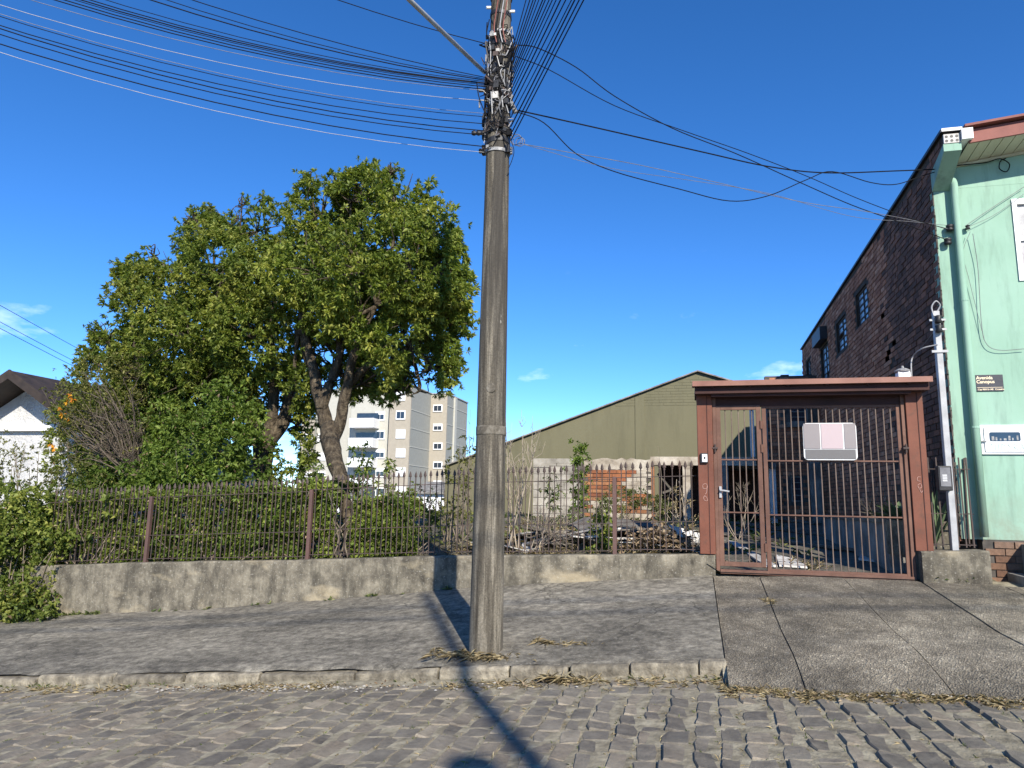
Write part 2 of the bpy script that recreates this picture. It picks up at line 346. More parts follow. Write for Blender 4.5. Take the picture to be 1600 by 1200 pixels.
GLASS, GLASS_DK = m_glass('sky_painted_glass', (.24, .31, .38), .25), m_glass('dark_glass')  # GLASS panes carry the sky's reflection as a pale blue base colour
BEIGE = paint('apartment_beige_render', (.36, .32, .255), .85, .12); GREYR = paint('apartment_grey_render', (.30, .30, .265), .85, .12); LIGHTR = paint('apartment_light_render', (.44, .43, .375), .85, .1)
BROWNW = basic('dark_brown_timber', [(.3, (.022, .016, .013)), (.7, (.05, .036, .028))], 5, .7)
FASCIA = m_rust('red_brown_fascia', [(.3, (.16, .050, .040)), (.7, (.25, .085, .065))], .3)
SOFFIT = paint('cream_soffit_board', (.55, .53, .40), .6, .15)
PLAST = basic('peeling_plaster', [(.30, (.09, .075, .06)), (.45, (.30, .26, .21)), (.62, (.46, .42, .36)), (.75, (.60, .56, .49))], 2.6, .95, 20, .5, .02, detail=9)
BLOCKM = basic('grey_concrete_block', [(.3, (.20, .185, .16)), (.55, (.33, .31, .275)), (.75, (.46, .44, .40))], 4, .95, 40, .5, .01, rnd=.22)
GREYC = basic('mottled_grey_concrete', [(.3, (.10, .095, .085)), (.7, (.30, .285, .26))], 3, .95, 25, .5, .02)  # concrete mottled from dark to mid grey
RUBBLE = basic('old_fibre_cement', [(.3, (.075, .066, .055)), (.55, (.15, .135, .115)), (.75, (.30, .28, .25))], 5, .93, 30, .5, .01, rnd=.4)
PALEB = basic('pale_broken_board', [(.3, (.36, .34, .31)), (.7, (.70, .68, .64))], 5, .9, 30, .4, .01, rnd=.2)
PINK = paint('sign_pink_print', (.42, .335, .345), .5, .05); SGREY = paint('sign_grey_print', (.225, .20, .20), .5, .05); SGREY2 = paint('sign_dark_grey_print', (.115, .11, .11), .5, .05)
SIGNBK = basic('street_sign_face', [(.3, (.022, .023, .032)), (.7, (.035, .036, .048))], 5, .4); SIGNTX = paint('street_sign_lettering', (.85, .70, .48), .5, .03)
GRAF = paint('green_marker_scrawl', (.45, .66, .58), .6, .1); SCRATCH = paint('pale_scratch', (.50, .30, .25), .7, .1)
BAND = basic('faded_pole_paint', [(.42, (.085, .074, .057)), (.66, (.21, .19, .155))], 16, .9, detail=9)
GLAZ = basic('roof_tile_clay', [(.3, (.13, .06, .04)), (.7, (.22, .11, .07))], 6, .9)

# ---------------------------------------------------------------- ground, road, pavement
def road_z(x): return .17+.0865*max(-60, min(60, x))
_wt = ([-14, -10.08, -8.06, -5.36, -3.23, -.96, .28, 2.62, 3.32, 6], [.20, .45, .58, .72, .85, .95, 1.0, 1.12, 1.15, 1.2])
_wf = ([-14, -9.72, -7.2, -4.53, -3.21, -1.46, .28, 1.47, 2.56, 3.33, 6], [-.72, -.28, -.06, .25, .42, .59, .75, .79, .79, .80, .85])
def wall_top(x): return float(np.interp(x, *_wt))
def wall_foot(x): return float(np.interp(x, *_wf))
KY = 6.45
def walk_z(x, y):
    a = road_z(x)+.115; b = wall_foot(x); t = (y-KY)/(9.5-KY)
    n = .012*mnoise.noise((x*1.3, y*1.3, 0))+.005*mnoise.noise((x*5, y*5, 3))
    return a+(b-a)*t+n
def lot_z(x, y):
    f = wall_top(x)-.03; d = .78
    t = sstep(.05, .35, x)*(1-sstep(3.1, 3.3, x)); f = f*(1-t)+d*t
    b = 1.22 if x > -9 else 1.22+(x+9)*.085
    z = f+(b-f)*min(1, max(0, (y-9.6)/8))
    z += (.05*mnoise.noise((x*.9, y*.9, 1))+.02*mnoise.noise((x*3, y*3, 5)))*min(1, max(0, (y-9.8)/1.0))
    if x > 3.3 and y < 14: z = .7
    if y > 26: z -= 7*sstep(26, 80, y)
    return z
def terr(x, y):
    if y < 9.7: return road_z(x)-.45 if x > -30 else road_z(-30)-.45
    return lot_z(max(-60, x), y) if x > -60 else lot_z(-60, y)
xs = [-2500, -600, -200, -90, -50, -30, -22]+list(np.arange(-18, 6.01, .4))+[8, 12, 20, 40, 90, 300, 2500]
ys = [-1500, -300, -80, -30, -12, 0, 6, 9.55, 9.62]+list(np.arange(9.9, 26, .4))+[28, 34, 44, 60, 80, 110, 200, 600, 2500]
grid_mesh('ground', xs, ys, lambda x, y: lot_z(x, 9.63) if 9.6 < y < 9.65 else terr(x, y), EARTH, kind='structure')
road = grid_mesh('road', [-60, -30, -20]+list(np.arange(-16, 8.1, 1))+[15, 30, 60], [-4.5, -2, 0, 2, 3, 4, 5, 5.5, 6, 6.6], lambda x, y: road_z(x)-.003, DIRT, kind='structure')
road['label'] = 'street of dark basalt cobbles running uphill to the right'

def cobble_mesh(k):
    m = MB(); rr = random.Random(100+k); lx, ly = .073, .118
    ring = []
    for sx, sy in ((-1, -1), (0, -1), (1, -1), (1, 0), (1, 1), (0, 1), (-1, 1), (-1, 0)):
        j = .012; c = .95 if sx and sy else 1.0
        ring.append((sx*lx*c+rr.uniform(-j, j), sy*ly*c+rr.uniform(-j, j)))
    tilt = (rr.uniform(-.028, .028), rr.uniform(-.025, .025))
    vs = []
    for sc, z in ((1.0, -.06), (1.0, -.006), (.93, .002+rr.uniform(0, .003))):
        for x, y in ring: vs.append((x*sc, y*sc, z+(x*tilt[0]+y*tilt[1] if z > -.03 else 0)+(rr.uniform(-.002, .002) if z > 0 else 0)))
    vs.append((0, 0, .003+rr.uniform(-.002, .002)))
    fs = [(r*8+i, r*8+(i+1) % 8, (r+1)*8+(i+1) % 8, (r+1)*8+i) for r in range(2) for i in range(8)]+[(16+i, 16+(i+1) % 8, 24) for i in range(8)]
    m.add(vs, fs); return m
cmb_ = [cobble_mesh(k) for k in range(10)]; cme = [m.mesh('cobblestone', COB, False) for m in cmb_]
ORG[road.name] = np.zeros(3)
stones = []
x = -13.0; col = 0
rr = random.Random(5)
while x < 7:
    wx = rr.uniform(.135, .195); y = 2.2+rr.uniform(0, .25); drift = rr.uniform(-.02, .02)
    while y < 6.5:
        ly = rr.uniform(.17, .33); yy = y+ly/2
        bottom = 6.38 if x < .3 else 6.38-min(.7, (x-.2)*.3)-.1
        if yy < bottom:
            stones.append((x+wx/2+.02*math.sin(yy*1.7+col*.3), yy, wx/.158, ly/.248, rr.randrange(10), rr.uniform(-.07, .07), rr.uniform(-.007, .004)))
        y += ly+rr.uniform(-.004, .010)
    x += wx+rr.uniform(.000, .010); col += 1
def scr_area(s):
    p = np.array([s[0], s[1], road_z(s[0])]); q = p-EYE; d = q@FWD
    if d < 1: return 0
    u, v = proj(p)
    if not (-10 < u < 1610 and v < 1212): return 0
    return 1/d**3
stones.sort(key=scr_area, reverse=True)
slope_r = math.atan(.0865)
for s in stones[:300]:
    inst('cobblestone', cme[s[4]], road, (s[0], s[1], road_z(s[0])+s[6]), (0, -slope_r, s[5]+(math.pi if rr.random() < .5 else 0)), (s[2]*.985, s[3]*.985, 1))
rest = MB()
for s in stones[300:]:
    c, sn = math.cos(s[5]), math.sin(s[5]); vs = []
    for vx, vy, vz in cmb_[s[4]].v:
        a, b = vx*s[2]*.985, vy*s[3]*.985; gx, gy = s[0]+a*c-b*sn, s[1]+a*sn+b*c
        vs.append((gx, gy, road_z(gx)+vz+s[6]))
    rest.add(vs, cmb_[s[4]].f)
o = rest.build('cobblestone_field', COB, road, False); o['kind'] = 'stuff'

walk = grid_mesh('sidewalk', list(np.arange(-14, .05, .11))+[.05, .15, .26], [KY+.05, KY+.075]+list(np.linspace(KY+.12, 9.56, 26)), lambda x, y: walk_z(x, y)-(max(0, .012-.10*mnoise.noise((x*1.6, 9, 0))) if y < KY+.07 else 0)-(max(0, .004-.06*mnoise.noise((x*1.6, 9, 0))) if KY+.07 < y < KY+.08 else 0), SIDEW, kind='structure')
walk['label'] = 'sloping worn cement sidewalk left of the driveway ramp'
# kerb stones, each its own piece
kerb = bpy.data.objects.new('kerb', None); COL.objects.link(kerb); kerb['kind'] = 'structure'; ORG[kerb.name] = np.zeros(3)
x = -13.5; kr = random.Random(3)
while x < .1:
    L = kr.uniform(.55, 1.0) if x < -1.6 else kr.uniform(.34, .6)
    x1 = min(x+L, .29); m = MB(); zt = kr.uniform(-.012, .012); dy = kr.uniform(-.02, .02); g = kr.uniform(.008, .03)
    za, zb = road_z(x), road_z(x1-g); top = .104 if x < -2.4 else .128
    P = []
    for xx, z in ((x, za), (x1-g, zb)):
        for y, h in ((KY+dy, -.12), (KY+dy+kr.uniform(-.01, .01), top-.025+zt), (KY+dy+kr.uniform(.015, .05), top+zt+kr.uniform(-.018, .01)), (KY+.16, top+zt), (KY+.16, -.12)): P.append((xx, y, z+h))
    m.add(P, [(0,1,2,3,4), (9,8,7,6,5)]+[(i, 5+i, 5+(i+1) % 5, (i+1) % 5) for i in range(5)])
    m.build('kerb_stone', KERB, kerb, bevel=.016); x = x1
sx = np.arange(-13, .6, .07); sy_ = np.linspace(0, 1, 7)
silt = grid_mesh('gutter_silt', list(np.arange(-13, .5, .07)), list(np.linspace(KY-.34, KY+.02, 10)), lambda x, y: road_z(x)-.012+.034*((y-KY+.34)/.36)**1.2+.016*mnoise.noise((x*2.1, y*5, 2))+.008*mnoise.noise((x*8, y*12, 2)), DIRT, kind='structure')
silt['label'] = 'pale sandy silt washed along the kerb'
# driveway ramp in separate slabs
RB = lambda x: 6.06-.19*max(0, x-.3)+.03*math.sin(x*5)
def ramp_z(x, y):
    b = RB(x); z0 = road_z(x)+.012; z1 = wall_foot(x)+.002; t = max(0, (y-b)/(9.5-b))
    return z0+(z1-z0)*t+.05*math.sin(min(1, t*2.5)*math.pi)*(1-t)+.006*mnoise.noise((x*3, y*3, 1))
ramp = bpy.data.objects.new('driveway_ramp', None); COL.objects.link(ramp); ramp['kind'] = 'structure'; ORG[ramp.name] = np.zeros(3)
ramp['label'] = 'concrete driveway ramp climbing from the cobbles to the iron gate'
jx = [.268]+[atY(px, 905, 9.4)[0] for px in (1187, 1318, 1437)]+[3.36, 4.6, 6.2]
for k, (a, b) in enumerate(zip(jx[:-1], jx[1:])):
    g = .003; m = MB(); nx = max(3, int((b-a)/.14)); ny = 26; wob = [random.uniform(-.003, .003) for _ in range(ny+1)]; wob2 = [random.uniform(-.004, .004) for _ in range(ny+1)]
    top = []; sink = random.uniform(-.008, .004)
    for j in range(ny+1):
        for i in range(nx+1):
            xx = a+g+(b-a-2*g)*i/nx; 
            if i == 0: xx += abs(wob[j])
            if i == nx: xx -= abs(wob2[j])
            y0 = RB(xx)+.04*mnoise.noise((xx*3, 0, 7)); y1 = 9.42 if k < 3 else (9.28 if k == 3 else 9.15); yy = y0+(y1-y0)*j/ny
            top.append((xx, yy, ramp_z(xx, yy)+sink))
    n = len(top); m.v = top+[(x_, y_, z_-.10) for x_, y_, z_ in top]; W_ = nx+1
    m.f = [(j*W_+i, j*W_+i+1, (j+1)*W_+i+1, (j+1)*W_+i) for j in range(ny) for i in range(nx)]
    edge = [i for i in range(W_)]+[j*W_+nx for j in range(1, ny+1)]+[ny*W_+i for i in range(nx-1, -1, -1)]+[j*W_ for j in range(ny-1, 0, -1)]
    m.f += [(edge[(i+1) % len(edge)], edge[i], edge[i]+n, edge[(i+1) % len(edge)]+n) for i in range(len(edge))]
    m.build('concrete_slab', SLAB, ramp)
bed = grid_mesh('ramp_bed', list(np.arange(.24, 6.3, .3)), list(np.linspace(5.5, 9.62, 14)), lambda x, y: ramp_z(x, max(y, RB(x)))-.022-(.12 if y < RB(x)+.05 else 0), DIRT, ramp)
drive = grid_mesh('driveway', list(np.arange(.2, 3.12, .15)), list(np.linspace(9.42, 17.5, 50)), lambda x, y: max(lot_z(x, max(9.63, y))+.015, 0) if y > 9.64 else lot_z(x, 9.64)+.01, basic('driveway_cement', [(.3, (.05, .045, .036)), (.55, (.12, .11, .085)), (.75, (.22, .2, .155))], 3, .95, 20, .6, .02), kind='structure')

# ---------------------------------------------------------------- retaining wall
def ret_wall(x0, x1, y0, y1, label, step=.2):
    xs_ = list(np.arange(x0, x1, step))+[x1]; m = MB(); n = len(xs_); P = []
    for x_ in xs_:
        zt = wall_top(x_)+.008*mnoise.noise((x_*2.2, 0, 0)); zf = wall_foot(x_)-.25; b = .012*mnoise.noise((x_*1.5, 2, 0))
        P += [(x_, y0+b, zf), (x_, y0+b*.6, zt-.02), (x_, y0+.02+b*.6, zt), (x_, y1, zt), (x_, y1, zf)]
    fs = [(i*5+j, (i+1)*5+j, (i+1)*5+(j+1) % 5, i*5+(j+1) % 5) for i in range(n-1) for j in range(5)]+[(4, 3, 2, 1, 0), tuple((n-1)*5+j for j in range(5))]
    m.add(P, fs); return tag(m.build('retaining_wall', WALL, org=(x0, y0, wall_foot(x0))), label, 'wall')
ret_wall(-10.15, .30, 9.44, 9.66, 'long low stained concrete wall under the spiked iron fence')
ret_wall(2.60, 3.30, 9.32, 9.72, 'short mossy concrete wall block right of the red gate')

# ---------------------------------------------------------------- spiked iron fence
def picket_mesh(h, name='picket'):
    m = MB(); w_ = .0058
    m.box((-w_, -w_, 0), (w_, w_, h-.11))
    prof = [(.008, h-.115), (.014, h-.108), (.008, h-.098), (.023, h-.078), (.016, h-.04), (.0, h)]
    vs = []
    for r_, z in prof[:-1]: vs += [(-r_, 0, z), (0, -r_*.45, z), (r_, 0, z), (0, r_*.45, z)]
    vs.append((0, 0, h)); k = len(prof)-1
    fs = [(i*4+j, i*4+(j+1) % 4, (i+1)*4+(j+1) % 4, (i+1)*4+j) for i in range(k-1) for j in range(4)]+[((k-1)*4+j, (k-1)*4+(j+1) % 4, k*4) for j in range(4)]+[(3, 2, 1, 0)]
    m.add(vs, fs); return m.mesh(name, IRON)
FY = 9.55
fence = thing('iron_fence', 'rusty spear-topped iron fence standing on the long low concrete wall', 'fence', (-10.1, FY, wall_top(-10.1)))
pm = picket_mesh(1.16)
posts = [-10.12, -8.13, -5.38, -2.72, -.955, .12]
fr = random.Random(11)
for a, b in zip(posts[:-1], posts[1:]):
    n = max(2, round((b-a)/.0815)); off = fr.uniform(-.012, .012)
    za, zb = wall_top(a+.1)+off, wall_top(b-.1)+off
    for hh, nm in ((.985, 'rail'), (.405, 'rail'), (.055, 'rail')):
        MB().bar((a+.02, FY, za+hh), (b-.02, FY, zb+hh), .026, .009).build(nm, IRON, fence)
    for i in range(1, n):
        if a < -10 and i == 1: continue
        x_ = a+(b-a)*i/n; z_ = za+(zb-za)*i/n
        inst('picket', pm, fence, (x_+fr.uniform(-.006, .006), FY, z_+.035+fr.uniform(-.012, .008)), (fr.uniform(-.012, .012), fr.uniform(-.013, .013), fr.uniform(-.2, .2)))
for x_ in posts[1:-1]:
    z_ = wall_top(x_); MB().box((x_-.026, FY-.03, z_-.03), (x_+.026, FY+.03, z_+1.0)).build('post', POSTM, fence, bevel=.004)
side = thing('iron_fence', 'short rusty bar fence on the mossy block beside the mint wall', 'fence', (2.9, 9.62, wall_top(2.9)))
pm2 = MB().box((-.007, -.007, 0), (.007, .007, 1.06)).mesh('picket', IRON)
z0 = wall_top(3)
for hh in (.95, .42, .06): MB().bar((2.80, 9.62, z0+hh), (3.27, 9.62, z0+hh), .022, .009).build('rail', IRON, side)
for i in range(6): inst('picket', pm2, side, (2.84+i*.082, 9.62, z0+.03), (0, random.uniform(-.02, .02), 0))
for hh in (.95, .42, .06): MB().bar((3.265, 9.64, z0+hh), (3.14, 10.9, z0+hh+.05), .022, .009).build('rail', IRON, side)
for i in range(13): inst('picket', pm2, side, (3.262-i*.0098, 9.68+i*.098, z0+.03+i*.004), (0, random.uniform(-.02, .02), 0))

# ---------------------------------------------------------------- gateway: columns, canopy, door and sliding gate
gz = .80
gw = thing('gateway', 'red-brown steel gateway with two box columns under a small canopy', 'gateway', (1.45, 9.5, gz))
def column(x0, x1, zb):
    m = MB().box((x0, 9.42, zb), (x1, 9.62, 3.02)); c = m.build('column', GATE, gw, bevel=.006)
    MB().box(((x0+x1)/2-.004+.03, 9.414, zb+.01), ((x0+x1)/2+.004+.03, 9.42, 3.0)).build('seam', DKRED, c)
    return c
cl, crr = column(.12, .31, 1.0), column(2.57, 2.76, 1.12)
for x_ in (.335, 2.545): MB().box((x_-.022, 9.45, gz), (x_+.022, 9.53, 2.98)).build('guide_post', RUSTY, gw, bevel=.004)
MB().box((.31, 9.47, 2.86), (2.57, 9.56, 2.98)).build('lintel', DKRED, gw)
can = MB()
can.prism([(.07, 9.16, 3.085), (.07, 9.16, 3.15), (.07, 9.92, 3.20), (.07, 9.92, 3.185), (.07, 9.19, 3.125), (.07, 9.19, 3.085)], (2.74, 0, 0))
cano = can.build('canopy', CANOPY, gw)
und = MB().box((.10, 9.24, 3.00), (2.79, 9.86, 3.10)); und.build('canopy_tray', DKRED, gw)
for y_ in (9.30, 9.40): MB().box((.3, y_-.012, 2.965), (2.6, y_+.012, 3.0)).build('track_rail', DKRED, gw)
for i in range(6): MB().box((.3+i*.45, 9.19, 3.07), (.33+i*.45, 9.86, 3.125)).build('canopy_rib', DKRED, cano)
# latch hardware and scratched numbers on the columns
for x_, z_ in ((.335, 2.32), (2.545, 2.32)):
    m = MB(); m.tube([(x_-.03, 9.43, z_), (x_+.03, 9.42, z_)], .018, 8); m.tube([(x_, 9.43, z_-.05), (x_, 9.42, z_+.05)], .012, 8); m.build('latch', IRON, gw)
def scrawl(strokes, org, sx, sz, y, mt, parent, nm, r=.004):
    m = MB()
    for s_ in strokes: m.tube(crom([(org[0]+a*sx, y, org[1]+b*sz) for a, b in s_], 5), r, 4)
    return m.build(nm, mt, parent)
scrawl([[(0, 1), (.5, 1.05), (.6, .8), (.1, .75), (0, .95)], [(.6, .9), (.5, .5), (.3, .4)], [(.2, .3), (.5, .2), (.6, 0), (.2, .02), (.1, .2), (.3, .3)]], (.17, 1.66), .09, .2, 9.416, SCRATCH, cl, 'scratched_mark', .003)
scrawl([[(.6, 1), (.2, 1), (.1, .8), (.5, .75)], [(.1, .55), (.5, .6), (.6, .4), (.2, .35), (.1, .5)], [(.3, .3), (.5, .1), (.7, .2)]], (2.63, 1.78), .08, .2, 9.416, SCRATCH, crr, 'scratched_mark', .003)

def leaf_gate(root, x0, x1, zb, zt, y, n, fw, rails):
    for a, b, nm in (((x0, zb), (x0, zt), 'frame_stile'), ((x1, zb), (x1, zt), 'frame_stile')):
        MB().box((a[0]-fw/2, y-.02, a[1]), (a[0]+fw/2, y+.02, b[1])).build(nm, RUSTY, root, bevel=.003)
    for z_ in (zb+fw/2, zt-fw/2): MB().box((x0+fw/2, y-.02, z_-fw/2), (x1-fw/2, y+.02, z_+fw/2)).build('frame_rail', RUSTY, root, bevel=.003)
    for z_ in rails: MB().box((x0+fw/2, y-.006, z_-.008), (x1-fw/2, y+.006, z_+.008)).build('cross_rail', RUSTY, root)
    me = MB().tube([(0, 0, 0), (0, 0, zt-zb-2*fw)], .007, 6).mesh('bar', BARM)
    for i in range(1, n+1): inst('bar', me, root, (x0+(x1-x0)*i/(n+1), y+.012, zb+fw), (0, random.uniform(-.003, .003), 0))
door = thing('pedestrian_gate', 'narrow rusty barred walk-in door at the left of the gateway', 'gate', (.62, 9.5, gz))
leaf_gate(door, .385, .875, gz+.06, 2.87, 9.475, 5, .055, (1.52, 2.18))
hd = MB().box((.372, 9.43, 1.70), (.402, 9.455, 1.84)).build('lock_plate', STEELG, door)
MB().tube([(.385, 9.435, 1.79), (.385, 9.40, 1.79), (.44, 9.395, 1.785), (.49, 9.40, 1.775)], .012, 8).build('handle', STEELG, hd)
for z_ in (2.32, 2.62, 1.1): MB().tube([(.905, 9.46, z_-.05), (.905, 9.46, z_+.05)], .022, 8).build('hinge', RUSTY, door)
slide = thing('sliding_gate', 'wide rusty barred car gate carrying the pink-grey sign', 'gate', (1.75, 9.5, gz))
leaf_gate(slide, .945, 2.50, gz-.005, 2.88, 9.50, 18, .05, (1.50, 2.17))
MB().box((.36, 9.44, gz-.03), (2.56, 9.56, gz+.02)).build('sill_beam', RUSTY, gw, bevel=.004)
p0, p1 = atY(1254, 661, 9.44), atY(1341, 719, 9.44)
sg = thing('gate_sign', 'pale pink and grey notice board hung on the car gate bars', 'sign', ((p0[0]+p1[0])/2, 9.45, p1[2]))
def rrect(x0, x1, z0, z1, r, y, n=5):
    P = []
    for cx, cz, a in ((x1-r, z1-r, 0), (x0+r, z1-r, 90), (x0+r, z0+r, 180), (x1-r, z0+r, 270)):
        for i in range(n+1): t = R(a+90*i/n); P.append((cx+r*math.cos(t), y, cz+r*math.sin(t)))
    return P
MB().prism(rrect(p0[0], p1[0], p1[2], p0[2], .05, 9.452), (0, .012, 0)).build('board', WHITEP, sg)
W_, H_ = p1[0]-p0[0], p0[2]-p1[2]
for a, b, c, d, mt, nm in ((.0, .33, .30, 1, SGREY, 'printed_panel'), (.33, .76, .30, 1, PINK, 'printed_panel'), (.76, 1, .30, 1, SGREY, 'printed_panel'), (.02, .98, .03, .30, SGREY2, 'printed_panel')):
    MB().box((p0[0]+a*W_+.008, 9.444, p1[2]+c*H_+.002), (p0[0]+b*W_-.008, 9.450, p1[2]+d*H_-.008)).build(nm, mt, sg)
ic = thing('intercom', 'small white doorbell intercom on the left gate column', 'intercom', (.17, 9.40, 2.1))
q = atY(1100, 716, 9.40)
MB().box((q[0]-.045, 9.385, q[2]-.065), (q[0]+.045, 9.42, q[2]+.065)).build('housing', BLACKP, ic, bevel=.008)
MB().box((q[0]-.025, 9.368, q[2]-.05), (q[0]+.04, 9.386, q[2]+.05)).build('faceplate', WHITEW, ic, bevel=.006)
MB().box((q[0]-.002, 9.364, q[2]-.012), (q[0]+.018, 9.369, q[2]+.018)).build('button', BLACKP, ic)
q = atY(1411, 590, 9.6)
gl = thing('gate_lamp', 'small white lantern with grey cap on top of the canopy', 'lamp', (q[0], 9.6, 3.17))
MB().box((q[0]-.07, 9.53, 3.17), (q[0]+.07, 9.67, 3.28)).build('lamp_body', WHITEP, gl, bevel=.01)
MB().lathe([(.095, 3.28), (.10, 3.295), (.05, 3.325), (.02, 3.33), (.015, 3.36)], (q[0], 9.6, 0), 12).build('lamp_cap', CERAM, gl)
tag(MB().tube(crom([(q[0]+.1, 9.62, 3.2), atY(1425, 560, 9.8), atY(1440, 545, 9.6), (3.0, 9.51, 3.6)]), .008, 5).build('cable', CABLEW, org=(q[0], 9.6, 3.2)), 'white drooping cable from the canopy lantern to the grey meter post', 'cable')

# ---------------------------------------------------------------- big brick building with mint front
BX = 3.17; MY = 9.80
hz = thing('mint_building', 'two-storey building with mint green street front and bare dark brick side', 'building', (3.2, MY, 1.2))
def win_on_side(pts):
    a, b = atX(*pts[0], BX), atX(*pts[1], BX); return (b[1], a[1], a[2], b[2])
wins = []
for (xl, xr, yt_r, yb_r) in ((1338, 1356, 437, 494), (1305, 1320, 489, 541), (1279, 1290, 536, 592), (1256, 1262, 563, 590)):
    ya, yb = atX(xl, 500, BX)[1], atX(xr, 500, BX)[1]; zt, zb = atX(xr, yt_r, BX)[2], atX(xr, yb_r, BX)[2]
    wins.append((yb, ya, zb, zt))
wl = MB(); 
wl.holes('X', BX+.012, BX+.20, MY+.2, 21.0, .6, 5.72, wins)
bw = wl.build('side_wall', MORT_DK, hz)
top = MB(); top.prism([(BX+.012, 9.28, 6.02), (BX+.012, 9.80, 5.725), (BX+.012, 21.0, 5.725), (BX+.012, 21.0, 5.98), (BX+.012, 9.28, 6.24)], (.17, 0, 0)); top.build('parapet', MORT_DK, hz)
cap = MB().prism([(BX-.03, 9.25, 6.245), (BX-.03, 21.05, 5.985), (BX-.03, 21.05, 6.02), (BX-.03, 9.25, 6.285)], (.25, 0, 0)).build('parapet_cap', BLACKP, hz)
MB().box((BX-.02, 9.235, 6.25), (BX+.21, 9.26, 6.29)).build('cap_end', WHITEP, cap)
bricks = []
br = random.Random(21); row = 0; z = .9; CH = .083
while z < 6.16:
    ztop = lambda y: 6.22-(y-9.28)*.0222
    y = (MY if z < 5.74 else (9.80-(z-5.725)*1.76 if z < 6.02 else 9.29))+.01+(row % 2)*.11
    while y < 20.9:
        L = .215; yc = y+L/2
        ok = z+.075 < ztop(y+L) and not any(h[0]-.02 < yc+L/2 and yc-L/2 < h[1]+.02 and h[2]-.02 < z+.07 and z < h[3]+.02 for h in wins)
        if ok: bricks.append((yc, z+.035, L-.014))
        y += L+.004
    z += CH; row += 1
bme = [MB().box((-.006-.004*k, -.5, -.034), (.02, .5, .034)) for k in range(3)]
bmesh_s = [m.mesh('brick', BRK_SOOT) for m in bme]; bmesh_n = [m.mesh('brick', BRK) for m in bme]
def vis(b): 
    u, v = proj((BX, b[0], b[1])); return 1/b[0]**2 if (u > 1245 and v < 600 and v > 190) else 0
bricks.sort(key=vis, reverse=True)
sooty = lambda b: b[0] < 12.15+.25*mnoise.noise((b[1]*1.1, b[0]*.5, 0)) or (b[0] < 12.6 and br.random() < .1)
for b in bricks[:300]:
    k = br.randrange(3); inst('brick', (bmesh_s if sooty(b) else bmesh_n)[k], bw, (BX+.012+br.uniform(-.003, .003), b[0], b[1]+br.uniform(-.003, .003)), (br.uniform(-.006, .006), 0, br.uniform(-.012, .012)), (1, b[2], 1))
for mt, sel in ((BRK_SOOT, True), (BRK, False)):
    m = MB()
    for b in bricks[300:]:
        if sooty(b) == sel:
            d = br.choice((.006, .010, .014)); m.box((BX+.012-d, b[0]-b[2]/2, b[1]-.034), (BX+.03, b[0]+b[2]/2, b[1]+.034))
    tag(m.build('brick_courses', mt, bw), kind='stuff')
for i, h in enumerate(wins):
    f = MB(); x_ = BX+.045; t_ = .03
    f.box((x_, h[0], h[2]), (x_+.05, h[0]+t_, h[3])); f.box((x_, h[1]-t_, h[2]), (x_+.05, h[1], h[3]))
    f.box((x_, h[0]+t_, h[2]), (x_+.05, h[1]-t_, h[2]+t_)); f.box((x_, h[0]+t_, h[3]-t_), (x_+.05, h[1]-t_, h[3]))
    wf = f.build('window', BROWNW, hz)
    nb = 5 if i < 3 else 3
    for k in range(1, nb): z_ = h[2]+(h[3]-h[2])*k/nb; MB().box((x_+.005, h[0]+t_, z_-.012), (x_+.04, h[1]-t_, z_+.012)).build('glazing_bar', BROWNW, wf)
    ym = (h[0]+h[1])/2; MB().box((x_+.002, ym-.012, h[2]+t_), (x_+.042, ym+.012, h[3]-t_)).build('mullion', BROWNW, wf)
    for k in range(nb):
        for (a, b) in ((h[0]+t_, ym-.012), (ym+.012, h[1]-t_)):
            za, zb = h[2]+(h[3]-h[2])*k/nb+.012, h[2]+(h[3]-h[2])*(k+1)/nb-.012
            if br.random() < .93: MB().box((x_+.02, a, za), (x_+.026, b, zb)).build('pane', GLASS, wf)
# hood over the third opening, black gutter line
h = wins[2]; MB().box((BX-.16, h[0]-.1, h[3]+.05), (BX+.0, h[1]+.1, h[3]+.35)).build('window_hood', BLACKP, hz)
MB().box((BX+.20, 20.8, .6), (9, 21.0, 6.0)).build('back_wall', MORT_DK, hz)
# mint front with a white window, downpipe, rake roof
s0, s1 = atY(1510, 255, MY), atY(1600, 237, MY); rk = (s1[2]-s0[2])/(s1[0]-s0[0])
zr = lambda x: s0[2]+rk*(x-s0[0])
wx0, wz0, wz1 = atY(1586, 330, MY)[0], atY(1594, 433, MY)[2], atY(1590, 316, MY)[2]
fw_ = MB().holes('Y', MY, MY+.2, BX+.012, 9.0, 1.26, 5.72, [(wx0, wx0+1.2, wz0, wz1)])
fw_.prism([(BX+.20, MY, 5.722), (9, MY, 5.722), (9, MY, zr(9)), (BX+.20, MY, zr(BX+.2))], (0, .2, 0))
front = fw_.build('front_wall', MINT, hz)
